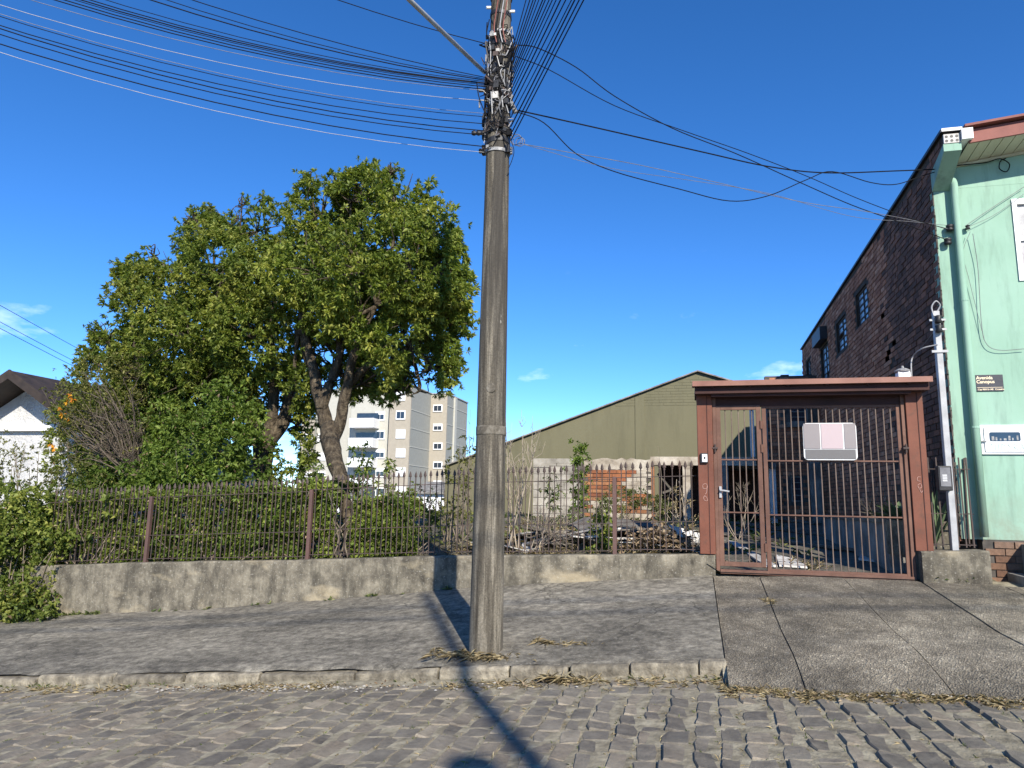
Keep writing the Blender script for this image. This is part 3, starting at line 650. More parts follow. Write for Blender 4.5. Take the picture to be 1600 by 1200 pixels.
# ragged brick reveals at the corner
m = MB(); z = 1.3; k = 0
while z < 5.7:
    m.box((BX+.004-random.uniform(0, .008), MY-.004, z), (BX+.012+random.uniform(0, .008), MY+.02, z+random.uniform(.04, .1))); z += random.uniform(.05, .10)
tag(m.build('ragged_mortar_edge', MORT, hz), kind='stuff')
corb = MB().prism([(BX-.002, 9.272, 6.00), (BX-.002, 9.795, 5.70), (BX-.002, 9.795, 5.95), (BX-.002, 9.272, 6.10)], (.20, 0, 0)).build('corbel', MINT, hz)
hb = MB().box((BX+.005, 9.262, 6.10), (BX+.185, 9.288, 6.22)).build('hollow_brick', PALEB, hz)
for i in range(3):
    for j in range(2): MB().tube([(BX+.035+i*.058, 9.264, 6.13+j*.055), (BX+.035+i*.058, 9.2605, 6.13+j*.055)], .019, 8).build('hole', BLACKP, hb)  # solid black discs paint the shade inside the brick's hollow cells
f0, f1 = atY(1504, 226, 9.30), atY(1600, 209, 9.30); fk = (f1[2]-f0[2])/(f1[0]-f0[0]); zf = lambda x: f0[2]+fk*(x-f0[0])
xa, xb = 3.46, 8.8
MB().prism([(xa, 9.28, zf(xa)), (xb, 9.28, zf(xb)), (xb, 9.28, zf(xb)+.17), (xa, 9.28, zf(xa)+.17)], (0, .03, 0)).build('fascia_board', FASCIA, hz)
MB().prism([(xa-.06, 9.20, zf(xa)+.185), (xb, 9.20, zf(xb)+.185), (xb, 9.20, zf(xb)+.215), (xa-.06, 9.20, zf(xa)+.215)], (0, 11.7, 0)).build('roof', FASCIA, hz)
sb = MB(); ns = 40
for i in range(ns):
    a, b = xa+(xb-xa)*i/ns, xa+(xb-xa)*(i+.93)/ns
    MB().prism([(a, 9.312, zf(a)+.01), (b, 9.312, zf(b)+.01), (b, MY, zr(b)), (a, MY, zr(a))], (0, 0, .012)).build('soffit_board', SOFFIT, hz)
MB().prism([(xa, 9.312, zf(xa)+.03), (xb, 9.312, zf(xb)+.03), (xb, MY, zr(xb)+.02), (xa, MY, zr(xa)+.02)], (0, 0, .01)).build('soffit_backing', BROWNW, hz)
MB().prism([(xa, MY-.03, zr(xa)-.035), (xb, MY-.03, zr(xb)-.035), (xb, MY-.03, zr(xb)-.002), (xa, MY-.03, zr(xa)-.002)], (0, .028, 0)).build('cornice_strip', SOFFIT, hz)
gx = 3.44
gut = MB(); gut.prism([(gx-.075, 9.22, 6.12), (gx+.05, 9.22, 6.12), (gx+.05, 9.22, 6.26), (gx-.075, 9.22, 6.26)], (0, .5, 0)); gut.build('gutter_end', WHITEP, hz)
px_t, px_b = atY(1497, 285, 9.72), atY(1531, 838, 9.72); pxm = (px_t[0]+px_b[0])/2
MB().tube(crom([(pxm-.16, 9.76, 5.83), (pxm-.05, 9.73, 5.84), (pxm-.002, 9.72, 5.76), (pxm, 9.72, 5.6)], 5)+[(pxm, 9.72, 3.5), (pxm, 9.72, 1.29)], .045, 12).build('downpipe', MINT, hz, True)
for z_ in (4.2, 2.6): MB().tube([(pxm, 9.72, z_-.012), (pxm, 9.72, z_+.012)], .049, 12).build('pipe_clip', MINT, hz)
wf = MB(); x1 = wx0+1.2; y_ = MY-.02
for a, b, c, d in ((wx0-.035, x1+.05, wz0-.05, wz0+.03), (wx0-.035, x1+.05, wz1-.03, wz1+.04), (wx0-.035, wx0+.018, wz0+.03, wz1-.03), (x1-.05, x1+.05, wz0+.03, wz1-.03)): wf.box((a, y_, c), (b, y_+.12, d))
wfo = wf.build('window', WHITEW, hz); MB().box((wx0+.018, MY+.02, wz0+.03), (x1-.05, MY+.06, wz1-.03)).build('shutter', CABLEW, wfo)
MB().box((wx0+.018, MY-.01, (wz0+wz1)/2-.02), (x1-.05, MY+.019, (wz0+wz1)/2+.02)).build('glazing_bar', WHITEW, wfo)
# brick base under the mint render
base = MB().box((3.40, MY+.0, .55), (9, MY+.16, 1.255)).build('base_wall', MORT, hz)
tb = [MB().box((-.10, -.02-.006*k, -.036), (.10, .03, .036)).mesh('brick', BRK_TAN) for k in range(3)]
for r_ in range(8):
    for c_ in range(11):
        inst('brick', tb[br.randrange(3)], base, (3.52+c_*.213+(r_ % 2)*.1, MY+.002, .62+r_*.083), (br.uniform(-.01, .01), br.uniform(-.015, .015), br.uniform(-.02, .02)))
st = thing('entrance_step', 'low grey concrete step wall in shade at the right edge', 'step', (4.2, 9.0, .8))
zt_ = atX(1575, 895, 3.62)[2]
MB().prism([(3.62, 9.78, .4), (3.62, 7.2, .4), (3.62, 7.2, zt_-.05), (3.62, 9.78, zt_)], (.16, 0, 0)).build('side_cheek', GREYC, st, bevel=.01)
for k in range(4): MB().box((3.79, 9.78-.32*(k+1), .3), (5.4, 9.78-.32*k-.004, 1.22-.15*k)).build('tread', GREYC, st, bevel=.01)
# things fixed to the mint wall
a, b = atY(1523, 586, MY-.01), atY(1569, 611, MY-.01)
sn = thing('street_sign', 'dark street name plate lettered Avenida Canopus on the mint wall', 'street sign', (a[0], MY, b[2]))
MB().box((a[0], MY-.014, b[2]), (b[0], MY-.002, a[2])).build('plate', SIGNBK, sn, bevel=.004)
def text(body, x_, z_, size, mt, parent, nm='lettering', bold=.0, y=MY-.0155):
    cu = bpy.data.curves.new(nm, 'FONT'); cu.body = body; cu.size = size; cu.extrude = .0008; cu.offset = bold
    tmp = bpy.data.objects.new('tmp', cu); COL.objects.link(tmp); dg = bpy.context.evaluated_depsgraph_get(); me = bpy.data.meshes.new_from_object(tmp.evaluated_get(dg))
    bpy.data.objects.remove(tmp); me.materials.clear(); me.materials.append(mt); o = bpy.data.objects.new(nm, me); COL.objects.link(o); o.parent = parent
    o.location = Vector((x_, y, z_))-Vector(ORG[parent.name]); o.rotation_euler = (R(90), 0, 0); return o
sw, sh = b[0]-a[0], a[2]-b[2]
text('Avenida', a[0]+.03*sw, a[2]-.27*sh, sh*.27, SIGNTX, sn, bold=.001)
text('Canopus', a[0]+.03*sw, a[2]-.51*sh, sh*.27, SIGNTX, sn, bold=.001)
MB().box((a[0]+.05*sw, MY-.0155, b[2]+.22*sh), (b[0]-.05*sw, MY-.014, b[2]+.24*sh)).build('rule', SIGNTX, sn)
text('Cep 95012-140', a[0]+.06*sw, b[2]+.07*sh, sh*.13, SIGNTX, sn, bold=.0006); text('Cruzeiro', a[0]+.68*sw, b[2]+.07*sh, sh*.13, SIGNTX, sn, bold=.0006)
a, b = atY(1531, 664, MY-.04), atY(1600, 710, MY-.04); bx1 = a[0]+.62
mb = thing('meter_box', 'white wall meter box with a dark glass slot and green scrawl', 'meter box', (a[0], MY, b[2]))
body = MB().box((a[0], MY-.03, b[2]), (bx1, MY-.001, a[2])).build('frame', WHITEW, mb, bevel=.006)
MB().box((a[0]+.035, MY-.045, b[2]+.03), (bx1-.035, MY-.031, a[2]-.03)).build('door', WHITEP, mb, bevel=.004)
MB().prism(rrect(a[0]+.09, a[0]+.42, a[2]-.20, a[2]-.09, .02, MY-.0475), (0, .003, 0)).build('meter_window', GLASS_DK, mb)
for i in range(7): x_ = a[0]+.11+i*.045+random.uniform(-.01, .01); MB().box((x_, MY-.0485, a[2]-.19), (x_+random.uniform(.01, .03), MY-.0478, a[2]-.19+random.uniform(.02, .06))).build('meter_dial', CERAM, mb)
MB().tube([(a[0]+.0, MY-.05, a[2]-.2), (a[0]+.05, MY-.055, a[2]-.2)], .01, 6).build('catch', STEELG, mb)
L_ = [[[(0, 1), (.8, 1)], [(.5, 1), (.5, .1), (.1, 0), (0, .3)]], [[(0, 1), (0, .1), (.5, 0), (.7, 1)]], [[(0, 0), (.1, 1), (.7, .7), (.6, .1), (0, 0)]], [[(.7, 1), (0, .9), (.6, .5), (0, 0), (.8, .05)]], [[(0, 0), (.1, 1), (.7, .8), (.1, .5), (.8, 0)]], [[(0, 0), (.4, 1), (.8, 0)], [(.1, .4), (.7, .4)]]]
m = MB()
for i, st_ in enumerate(L_):
    for s_ in st_: m.tube([(a[0]+.08+i*.065+p_*.055, MY-.047, b[2]+.05+q_*.075) for p_, q_ in s_], .0035, 4)
m.build('scrawl', GRAF, mb)
# insulators and loose wires on the facade
q = atY(1483, 368, MY-.05)
ins = thing('insulator_rack', 'black cable insulators bracketed to the mint corner', 'insulator', (q[0], MY, q[2]))
for (u_, v_) in ((1484, 356), (1481, 377)):
    p = atY(u_, v_, MY-.06); c = MB(); c.lathe([(.015, -.045), (.04, -.04), (.045, -.015), (.025, -.005), (.045, .005), (.045, .035), (.015, .045)], p, 10); c.build('insulator', BLACKP, ins, True)
    MB().box((p[0]-.015, p[1], p[2]-.012), (p[0]+.015, MY-.001, p[2]+.012)).build('bracket', IRON, ins)
p = atY(1512, 355, MY-.05); m = MB(); m.lathe([(.01, -.03), (.03, -.025), (.02, 0), (.03, .02), (.01, .03)], p, 8); m.box((p[0]-.01, p[1], p[2]-.01), (p[0]+.01, MY-.001, p[2]+.01)); m.build('insulator', BLACKP, ins)
loops = [('thin dark wire rising from the mint corner insulators to the right edge', [(1510, 352), (1550, 325), (1600, 292)], CABLEG, .004),
         ('second thin wire rising right from the mint corner insulators', [(1512, 355), (1555, 335), (1604, 300)], CABLEG, .003),
         ('long loop of wire hanging down the mint wall to the right edge', [(1520, 365), (1528, 420), (1533, 500), (1540, 535), (1560, 547), (1602, 545)], CABLEG, .004),
         ('slim wire falling from the insulators past the downpipe', [(1516, 362), (1505, 395), (1515, 440), (1530, 500), (1538, 530)], CABLEG, .003),
         ('black cable coiled beside the soffit of the mint front', [(1470, 262), (1500, 258), (1540, 254), (1562, 248), (1577, 256), (1573, 268), (1562, 264), (1563, 252), (1572, 247)], CABLE, .007)]
for lb, pts, mt, r_ in loops:
    P = [atY(u_, v_, MY-.045-(.03 if i == 0 else 0)) for i, (u_, v_) in enumerate(pts)]
    tag(MB().tube(crom(P, 6), r_, 5).build('wire', mt, org=P[0]), lb, 'wire', 'wires on the mint front')
# grey meter post with box
mp = thing('meter_post', 'slim grey service post with black insulators in front of the brick wall', 'post', (3.03, 9.56, 1.1))
MB().box((2.985, 9.52, 1.0), (3.055, 9.60, 4.03)).build('pole', STEELG, mp, bevel=.006)
for z_ in (3.91, 3.79):
    MB().lathe([(.02, z_-.05), (.045, z_-.04), (.03, z_), (.045, z_+.04), (.02, z_+.05)], (3.02, 9.48, 0), 10).build('insulator', BLACKP, mp, True)
    MB().box((2.93, 9.505, z_-.012), (3.11, 9.519, z_+.012)).build('clamp', STEELG, mp)
MB().box((2.93, 9.505, 3.50), (3.11, 9.519, 3.53)).build('clamp', STEELG, mp)
MB().tube(crom([(3.04, 9.56, 4.03), (3.07, 9.54, 4.10), (3.02, 9.51, 4.15), (2.97, 9.52, 4.08), (2.98, 9.50, 3.96)]), .009, 6).build('drip_loop', CABLEW, mp)
a, b = atY(1463, 728, 9.46), atY(1488, 767, 9.46)
mbx = MB().box((a[0], 9.42, b[2]), (b[0], 9.518, a[2])).build('meter_case', BLACKP, mp, bevel=.01)
MB().box((a[0]+.02, 9.412, b[2]+.05), (b[0]-.02, 9.421, a[2]-.02)).build('meter_cover', CABLEG, mbx)
for i in range(4): MB().box((a[0]+.04, 9.408, b[2]+.11+i*.022), (a[0]+.09, 9.413, b[2]+.12+i*.022)).build('louvre', WHITEP, mbx)

# ---------------------------------------------------------------- olive warehouse and ruin
WY = 24.0
wh = thing('warehouse', 'olive green gabled warehouse wall behind the ruined lot', 'warehouse', (0, WY, 1))
px_, pz_ = .36, 5.97; sl_, sr_ = .365, .335; xl_, xr_ = -8.35, 10.0
zl = lambda x: pz_-(px_-x)*sl_ if x < px_ else pz_-(x-px_)*sr_
MB().prism([(xl_, WY, .4), (xr_, WY, .4), (xr_, WY, zl(xr_)), (px_, WY, pz_), (xl_, WY, zl(xl_))], (0, .25, 0)).build('gable_wall', OLIVE, wh)
for x_ in (-1.55,): MB().box((x_-.15, WY-.03, .5), (x_+.15, WY-.001, zl(x_)-(.12 if x_ < 0 else .2))).build('pilaster', OLIVE, wh)
for zc in np.arange(4.86, 5.8, .095):                                        # unrendered block courses in the peak
    a = px_-(pz_-zc-.08)/sl_+.1; b = px_+(pz_-zc-.08)/sr_-.1
    x_ = a
    while x_ < b-.1:
        x1_ = min(b, x_+.4); MB().box((x_, WY-.005-random.uniform(0, .005), zc), (x1_-.008, WY-.001, zc+.083)).build('block', OLIVE, wh); x_ = x1_
for x0_, x1_ in ((xl_-.1, px_), (px_, xr_+.1)):
    MB().prism([(x0_, WY-.12, zl(x0_)+.0), (x1_, WY-.12, zl(x1_)+.0), (x1_, WY-.12, zl(x1_)+.045), (x0_, WY-.12, zl(x0_)+.045)], (0, .5, 0)).build('roof_edge', GREYC, wh)
    MB().prism([(x0_, WY+.26, zl(x0_)-.02), (x1_, WY+.26, zl(x1_)-.02), (x1_, WY+.26, zl(x1_)+.06), (x0_, WY+.26, zl(x0_)+.06)], (0, 25, 0)).build('roof', GREYC, wh)
MB().box((xl_, WY+.26, 0), (xl_+.2, WY+25, zl(xl_)-.03)).build('side_wall', OLIVE, wh)
# roofless ruin: block wall, plastered brick wall, door openings
RY = 18.0
rw = thing('ruined_wall', 'roofless ruined wall of grey blocks and peeling orange brick', 'ruin', (-1.5, RY, 1.2))
xa_, xm_, xo_ = atY(833, 760, RY)[0], atY(912, 760, RY)[0], atY(1018, 760, RY)[0]; zt_ = atY(930, 717, RY)[2]
MB().box((xa_+.02, RY+.01, 1.0), (xm_, RY+.12, zt_-.12)).build('mortar_core', MORT, rw)
bm_ = [MB().box((-.195, -.0-.006*k, -.094), (.195, .1, .094)).mesh('block', BLOCKM) for k in range(3)]
z = 1.12; r_ = 0
while z < zt_-.1:
    x_ = xa_+.2+(r_ % 2)*.2
    if r_ % 2: inst('block', bm_[br.randrange(3)], rw, (xa_+.1, RY, z+.097), (0, 0, 0), (.49, 1, 1))
    while x_ < xm_-.1:
        inst('block', bm_[br.randrange(3)], rw, (x_, RY, z+.097), (0, br.uniform(-.008, .008), br.uniform(-.01, .01))); x_ += .403
    z += .2; r_ += 1
MB().box((xa_, RY-.02, zt_-.22), (xa_+.42, RY+.12, zt_+.0)).build('tie_beam', BLOCKM, rw)
MB().box((xa_+.42, RY-.004, zt_-.115), (xm_, RY+.12, zt_-.01)).build('tie_beam', BLOCKM, rw)
MB().box((xm_, RY-.045, 1.0), (xo_, RY+.12, zt_-.25)).build('brick_core', MORT, rw)
m = MB(); nseg = 24; P = []
for i in range(nseg+1):
    x_ = xm_+(xo_-xm_)*i/nseg; P.append((x_, RY-.05, zt_-.28+random.uniform(-.06, .03)))
m.prism([(xm_, RY-.05, zt_-.0), *[(xo_-(xo_-xm_)*i/14, RY-.05, zt_+random.uniform(-.03, .03)) for i in range(1, 14)][::-1], (xo_, RY-.05, zt_), *P[::-1]], (0, .17, 0)); m.build('tie_beam', PLAST, rw)
rb = [MB().box((-.115, -.016-.008*k, -.040), (.115, .03, .040)).mesh('brick', BRK_RED) for k in range(3)]
pb = [MB().box((-.117, -.03-.004*k, -.046), (.117, .03, .046)).mesh('brick', PLAST) for k in range(2)]
z = 1.08; r_ = 0
while z < zt_-.33:
    x_ = xm_+.12+(r_ % 2)*.12
    while x_ < xo_-.08:
        bare = mnoise.noise((x_*1.3+3, z*3.1, 2.0))+.35*math.exp(-((x_+2.0)**2)*1.2-((z-2.05)*4)**2*.3)-(.10) > 0 or x_ < xm_+.2
        k = br.randrange(2); inst('brick', (rb if bare else pb)[k], rw, (x_, RY-.045, z+.045), (0, br.uniform(-.01, .01), br.uniform(-.02, .02))); x_ += .24
    z += .097; r_ += 1
# door frames to the right of it
zd = atY(1060, 727, RY)[2]; xe = atY(1098, 760, RY)[0]+.35
x1_ = atY(1067, 760, RY)[0]; x2_ = atY(1079, 760, RY)[0]
MB().box((xo_-.02, RY-.03, zd), (xe+.9, RY+.15, zt_+.06)).build('lintel', PLAST, rw)
MB().box((x1_, RY-.02, 1.0), (x2_, RY+.14, zd-.002)).build('pier', PLAST, rw); MB().box((xo_+.0, RY-.06, 1.0), (xo_+.07, RY+.13, zd-.002)).build('pier', BRK_RED, rw)
MB().box((xe+.0, RY-.02, 1.0), (xe+.25, RY+.14, zd-.002)).build('pier', GREYC, rw)
MB().box((xo_+.1, RY+1.9, .9), (2.2, RY+2.0, 2.66)).build('inner_wall', BRK_SOOT, rw); MB().box((xo_-.05, RY+.16, zt_-.06), (1.9, RY+2.0, zt_+.0)).build('inner_slab', MORT_DK, rw)
for pts in (((1028, 740), (1062, 782)), ((1035, 770), (1066, 760))):
    A, B_ = atY(*pts[0], RY+.4), atY(*pts[1], RY+.6); MB().bar(A, B_, .06, .05).build('fallen_beam', RUBBLE, rw)
# dark brick ruin behind the gate
HY = 19.0
dr = thing('brick_ruin', 'dark brick house ruin with barred windows seen through the gate', 'ruin', (2.4, HY, 1.2))
w1 = (atY(1234, 640, HY)[0], atY(1262, 640, HY)[0], atY(1248, 660, HY)[2], atY(1248, 626, HY)[2]); w2 = (atY(1236, 760, HY)[0], atY(1254, 760, HY)[0], atY(1245, 784, HY)[2], atY(1245, 744, HY)[2])
xa_ = atY(1199, 690, HY)[0]
wk = MB().holes('Y', HY+.01, HY+.2, xa_, BX+.0, .9, 4.9, [w1, w2]); drw = wk.build('front_wall', MORT, dr)
bk = [MB().box((-.11, -.008-.006*k, -.038), (.11, .03, .038)).mesh('brick', BRK) for k in range(3)]
z = 1.0; r_ = 0
while z < 4.85:
    x_ = xa_+.11+(r_ % 2)*.11
    while x_ < BX-.12:
        if not any(h[0]-.12 < x_ < h[1]+.12 and h[2]-.06 < z+.04 < h[3]+.04 for h in (w1, w2)): inst('brick', bk[br.randrange(3)], drw, (x_, HY+.01, z+.04), (0, br.uniform(-.012, .012), 0))
        x_ += .232
    z += .092; r_ += 1
for h in (w1, w2):
    f = MB(); t_ = .035; y_ = HY+.03
    for q_ in ((h[0], h[1], h[2], h[2]+t_), (h[0], h[1], h[3]-t_, h[3]), (h[0], h[0]+t_, h[2]+t_, h[3]-t_), (h[1]-t_, h[1], h[2]+t_, h[3]-t_)): f.box((q_[0], y_, q_[2]), (q_[1], y_+.05, q_[3]))
    fo = f.build('window', GREYC, dr); MB().box((h[0]+t_, y_+.02, h[2]+t_), (h[1]-t_, y_+.03, h[3]-t_)).build('pane', GLASS_DK, fo)
    for k in range(1, 4): z_ = h[2]+(h[3]-h[2])*k/4; MB().box((h[0]+t_, y_+.0, z_-.012), (h[1]-t_, y_+.019, z_+.012)).build('glazing_bar', GREYC, fo)
MB().box((atY(1262, 700, HY)[0], HY-.15, 1.0), (atY(1288, 700, HY)[0], HY-.01, 2.95)).build('pilaster', GREYC, dr)
MB().box((w1[0]-.1, HY-.08, w1[2]-.12), (w1[1]+.1, HY-.001, w1[2]-.002)).build('sill', GREYC, dr)
xs_ = atY(1128, 728, HY)[0]
MB().box((xs_-.3, HY-.4, 2.52), (xa_+.14, HY+1.5, 2.66)).build('slab', GREYC, dr)
MB().box((xa_-.02, HY-.35, 1.0), (xa_+.13, HY-.05, 2.518)).build('whitewashed_pier', WHITEP, dr)
MB().box((xa_-.09, HY-.06, 2.68), (xa_+.02, HY+.3, 4.7)).build('upper_pier', GREYC, dr); MB().box((xa_-.35, HY+.6, 2.68), (xa_-.25, HY+.75, 4.75)).build('upper_pier', WHITEP, dr)
MB().box((xs_-.3, HY+1.5, .9), (xa_, HY+1.6, 2.5)).build('inner_wall', MORT_DK, dr); MB().box((xa_+.0, HY+.2, .9), (xa_+.1, HY+1.5, 2.5)).build('inner_wall', MORT_DK, dr)
q0, q1 = atY(1178, 597, HY+1), atY(1254, 590, HY+1)
MB().box((q0[0], HY+.9, 4.6), (BX+.1, HY+1.1, q0[2]+.02)).build('roof_line', GREYC, dr); 
m = MB(); x_ = atY(1212, 590, HY)[0]
while x_ < BX: m.box((x_, HY+.6, q0[2]), (x_+.2, HY+1.2, q0[2]+random.uniform(.04, .12))); x_ += .2
m.build('broken_tiles', BROWNW, dr)
# planter with agave on the driveway edge, plus diagonal prop
pl = thing('planter', 'long grey concrete planter box just inside the gate', 'planter', (2.6, 11, 1))
A, B_ = atY(1292, 808, 14.0), atY(1425, 815, 10.6)
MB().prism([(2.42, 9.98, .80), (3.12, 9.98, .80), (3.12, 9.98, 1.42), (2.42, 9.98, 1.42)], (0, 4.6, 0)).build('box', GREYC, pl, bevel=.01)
MB().prism([(2.39, 9.95, 1.422), (2.50, 9.95, 1.422), (2.50, 9.95, 1.47), (2.39, 9.95, 1.47)], (0, 4.66, 0)).build('rim', WALL, pl)
MB().box((2.39, 9.92, 1.05), (3.1, 9.975, 1.46)).build('end_panel', WALL, pl)

# ---------------------------------------------------------------- white house at left
HWY = 12.6
wh2 = thing('white_house', 'white roughcast house gable with dark brown eaves at left edge', 'house', (-14, HWY, .2))
ap = atY(14, 577, HWY-.7); e1 = atY(81, 627, HWY-.7); ks = (ap[2]-e1[2])/(e1[0]-ap[0])
zg = lambda x: ap[2]-abs(x-ap[0])*ks
xR = -11.1; xL = 2*ap[0]-xR
MB().prism([(xL, HWY, -.8), (xR, HWY, -.8), (xR, HWY, zg(xR)-.2), (ap[0], HWY, ap[2]-.2), (xL, HWY, zg(xL)-.2)], (0, 4.6, 0)).build('gable_wall', STUC, wh2)
for s_ in (1, -1):
    xe_ = ap[0]+s_*3.0
    MB().prism([(ap[0], HWY-.7, ap[2]-.20), (xe_, HWY-.7, zg(xe_)-.20), (xe_, HWY-.7, zg(xe_)), (ap[0], HWY-.7, ap[2])], (0, .04, 0)).build('bargeboard', BROWNW, wh2)
    MB().prism([(ap[0], HWY-.655, ap[2]-.17), (xe_, HWY-.655, zg(xe_)-.17), (xe_, HWY-.655, zg(xe_)-.02), (ap[0], HWY-.655, ap[2]-.02)], (0, 5, 0)).build('roof', BROWNW, wh2)
zb_ = atY(30, 672, HWY-.1)[2]
MB().box((xL, HWY-.12, zb_-.02), (xR+.0, HWY-.001, zb_+.10)).build('moulding', WHITEP, wh2)

# ---------------------------------------------------------------- apartment block far behind
ap_ = thing('apartment_block', 'beige and grey apartment tower with white balconies beyond the trees', 'apartment building', (-45, 105, -6))
AY = 105.
def xat(px, Y): return atY(px, 680, Y)[0]
def zat(px, py, Y): return atY(px, py, Y)[2]
def windows(px, ys_, Y, wpx=13, hpx=14, open_=True):
    for k, yy in enumerate(ys_):
        a, b = atY(px-wpx/2, yy-hpx/2, Y-.1), atY(px+wpx/2, yy+hpx/2, Y-.1)
        f = MB().box((a[0], Y-.16, b[2]), (b[0], Y-.01, a[2])).build('window', WHITEW, ap_); h_ = a[2]-b[2]; w_ = b[0]-a[0]
        sh_ = random.choice((.35, .55, .12, .12)) if open_ else random.choice((0, .98, .98))
        if sh_ < .9:
            for i in (0, 1): MB().box((a[0]+w_*(.10+.42*i), Y-.19, b[2]+h_*.14), (a[0]+w_*(.48+.42*i), Y-.161, a[2]-h_*max(.14, sh_))).build('pane', GLASS_DK, f)
def block(px0, px1, Y, top_px, depth, mt, mside):
    x0, x1 = xat(px0, Y), xat(px1, Y); zt = zat((px0+px1)/2, top_px, Y)
    MB().box((x0, Y, -9), (x1, Y+.3, zt)).build('front_wall', mt, ap_); MB().box((x0, Y+.301, -9), (x1, Y+depth, zt-.01)).build('side_wall', mside, ap_)
    MB().box((x0-.15, Y-.15, zt), (x1+.15, Y+depth+.1, zt+.18)).build('parapet', mside, ap_)
    return x0, x1, zt
yF = lambda n, y0: [y0+29.6*i for i in range(n)]
block(470, 490, AY+3, 655, 10, BEIGE, GREYR); windows(481, yF(4, 684), AY+3, 13, 12, False)
block(490.2, 546, AY+4, 610, 10, LIGHTR, GREYR); windows(502, yF(4, 684), AY+4, 12, 12, False)
block(546.2, 606, AY+2, 604, 9, LIGHTR, GREYR); windows(594, yF(6, 652-2), AY+2, 14, 14)
x0, x1, zt = block(607, 640, AY, 603, 13, BEIGE, GREYR); windows(626, yF(6, 619), AY, 14, 14, False)
for i in range(4): z_ = zat(650, 640+29*i, AY); MB().box((x1+.001, AY+.3, z_), (x1+.06, AY+12.8, z_+.14)).build('joint_band', LIGHTR, ap_)
x0, x1, zt = block(671, 697, AY+9, 616, 11.5, BEIGE, GREYR); windows(684, yF(5, 638), AY+9, 14, 11)
for i in range(4): z_ = zat(705, 634+29*i, AY+9); MB().box((x1+.001, AY+9.3, z_), (x1+.06, AY+20.3, z_+.14)).build('joint_band', LIGHTR, ap_)
MB().box((x1+.001, AY+12.5, -9), (x1+.3, AY+13.6, zt-.05)).build('service_duct', LIGHTR, ap_)
for i in range(5):
    z_ = zat(565, 668+31*i, AY); x0_, x1_ = xat(546, AY), xat(584, AY)
    bl = MB().box((x0_, AY-.3, z_), (x1_, AY+1.95, z_+1.5)).build('balcony', WHITEW, ap_)
    MB().box((x0_+.3, AY+1.7, z_+1.5), (x1_-.2, AY+1.98, z_+2.55)).build('balcony_opening', GLASS_DK, bl)
for i, (px0, px1, top, Y) in enumerate(((655, 735, 772, 60), (480, 560, 778, 62))):
    x0, x1 = xat(px0, Y), xat(px1, Y); z_ = zat(700, top, Y)
    hb_ = thing('low_house', ('low white shed roofed house behind the bare twigs near the pole', 'low white walled house far behind the right tree trunk')[i], 'house', ((x0+x1)/2, Y, -4))
    MB().box((x0, Y, -6), (x1, Y+6, z_)).build('wall', WHITEP, hb_); MB().prism([(x0-.3, Y-.4, z_), (x1+.3, Y-.4, z_), (x1+.3, Y+3, z_+1.0), (x0-.3, Y+3, z_+1.0)], (0, 0, .15)).build('roof', GREYC, hb_)

# ---------------------------------------------------------------- utility pole and its fittings
PX, PY = -1.935, 6.92
pole = thing('utility_pole', 'tall weathered concrete utility pole on the sidewalk edge', 'utility pole', (PX, PY, .1))
prad = lambda z: .1665-.0077*(z-.1)
prof = [(prad(z), z) for z in np.arange(-.1, 9.6, .3)]
MB().lathe(prof, (PX, PY, 0), 28).build('shaft', POLE, pole, True)
for z_ in (2.30,): MB().lathe([(prad(z_)+.002, z_-.045), (prad(z_)+.004, z_-.035), (prad(z_)+.004, z_+.035), (prad(z_)+.002, z_+.045)], (PX, PY, 0), 28).build('painted_band' if z_ > 2 else 'dark_band', BAND, pole, True)
disc = MB(); zc = 2.72
disc.lathe([(.0001, 0), (.05, 0), (.045, .006)], (0, 0, 0), 16)
disc.v = [(PX+.028+x_, PY-prad(zc)*.99-z__, zc+y_) for x_, y_, z__ in disc.v]; disc.build('number_disc', BAND, pole)
pr = random.Random(77)
for z_ in [5.32, 5.42, 5.52, 5.62, 5.76, 5.86, 5.95, 6.05, 6.13, 6.22, 6.31, 6.42, 6.5, 6.60, 6.72, 6.95, 7.2]:
    r_ = prad(z_)+.006+pr.uniform(0, .008); h_ = pr.uniform(.012, .03); tx, ty = pr.uniform(-.12, .12), pr.uniform(-.15, .15); m = MB()
    m.lathe([(r_-.01, -h_), (r_, -h_), (r_, h_), (r_-.01, h_)], (0, 0, 0), 20)
    m.v = [(PX+a, PY+b, z_+c+a*tx+b*ty) for a, b, c in m.v]; m.build('clamp_band', pr.choice((CERAM, IRON, BLACKP, BLACKP, BLACKP, IRON)), pole)
for k in range(80):                                   # splice boxes, hooks, bolts, tags all round the clamped zone
    z_ = pr.uniform(5.3, 6.75); t = pr.uniform(math.pi*.95, math.pi*2.05); r_ = prad(z_)+pr.uniform(.01, .035); c = np.array([PX+r_*math.cos(t), PY+r_*math.sin(t), z_]); s_ = pr.uniform(.010, .032)
    if pr.random() < .5:
        m = MB(); m.box(c-[s_, s_*.8, s_*pr.uniform(.6, 2)], c+[s_, s_*.8, s_*pr.uniform(.6, 2)])
    else: m = MB().tube([c, c+[pr.uniform(-.08, .08), -.03, pr.uniform(-.1, .1)], c+[pr.uniform(-.1, .1), -.03, pr.uniform(-.2, .1)]], s_*.35, 6)
    m.build('cable_fitting', pr.choice((BLACKP, BLACKP, BLACKP, CERAM, PALEB, CABLE, CABLE, IRON, IRON, CERAM)), pole)
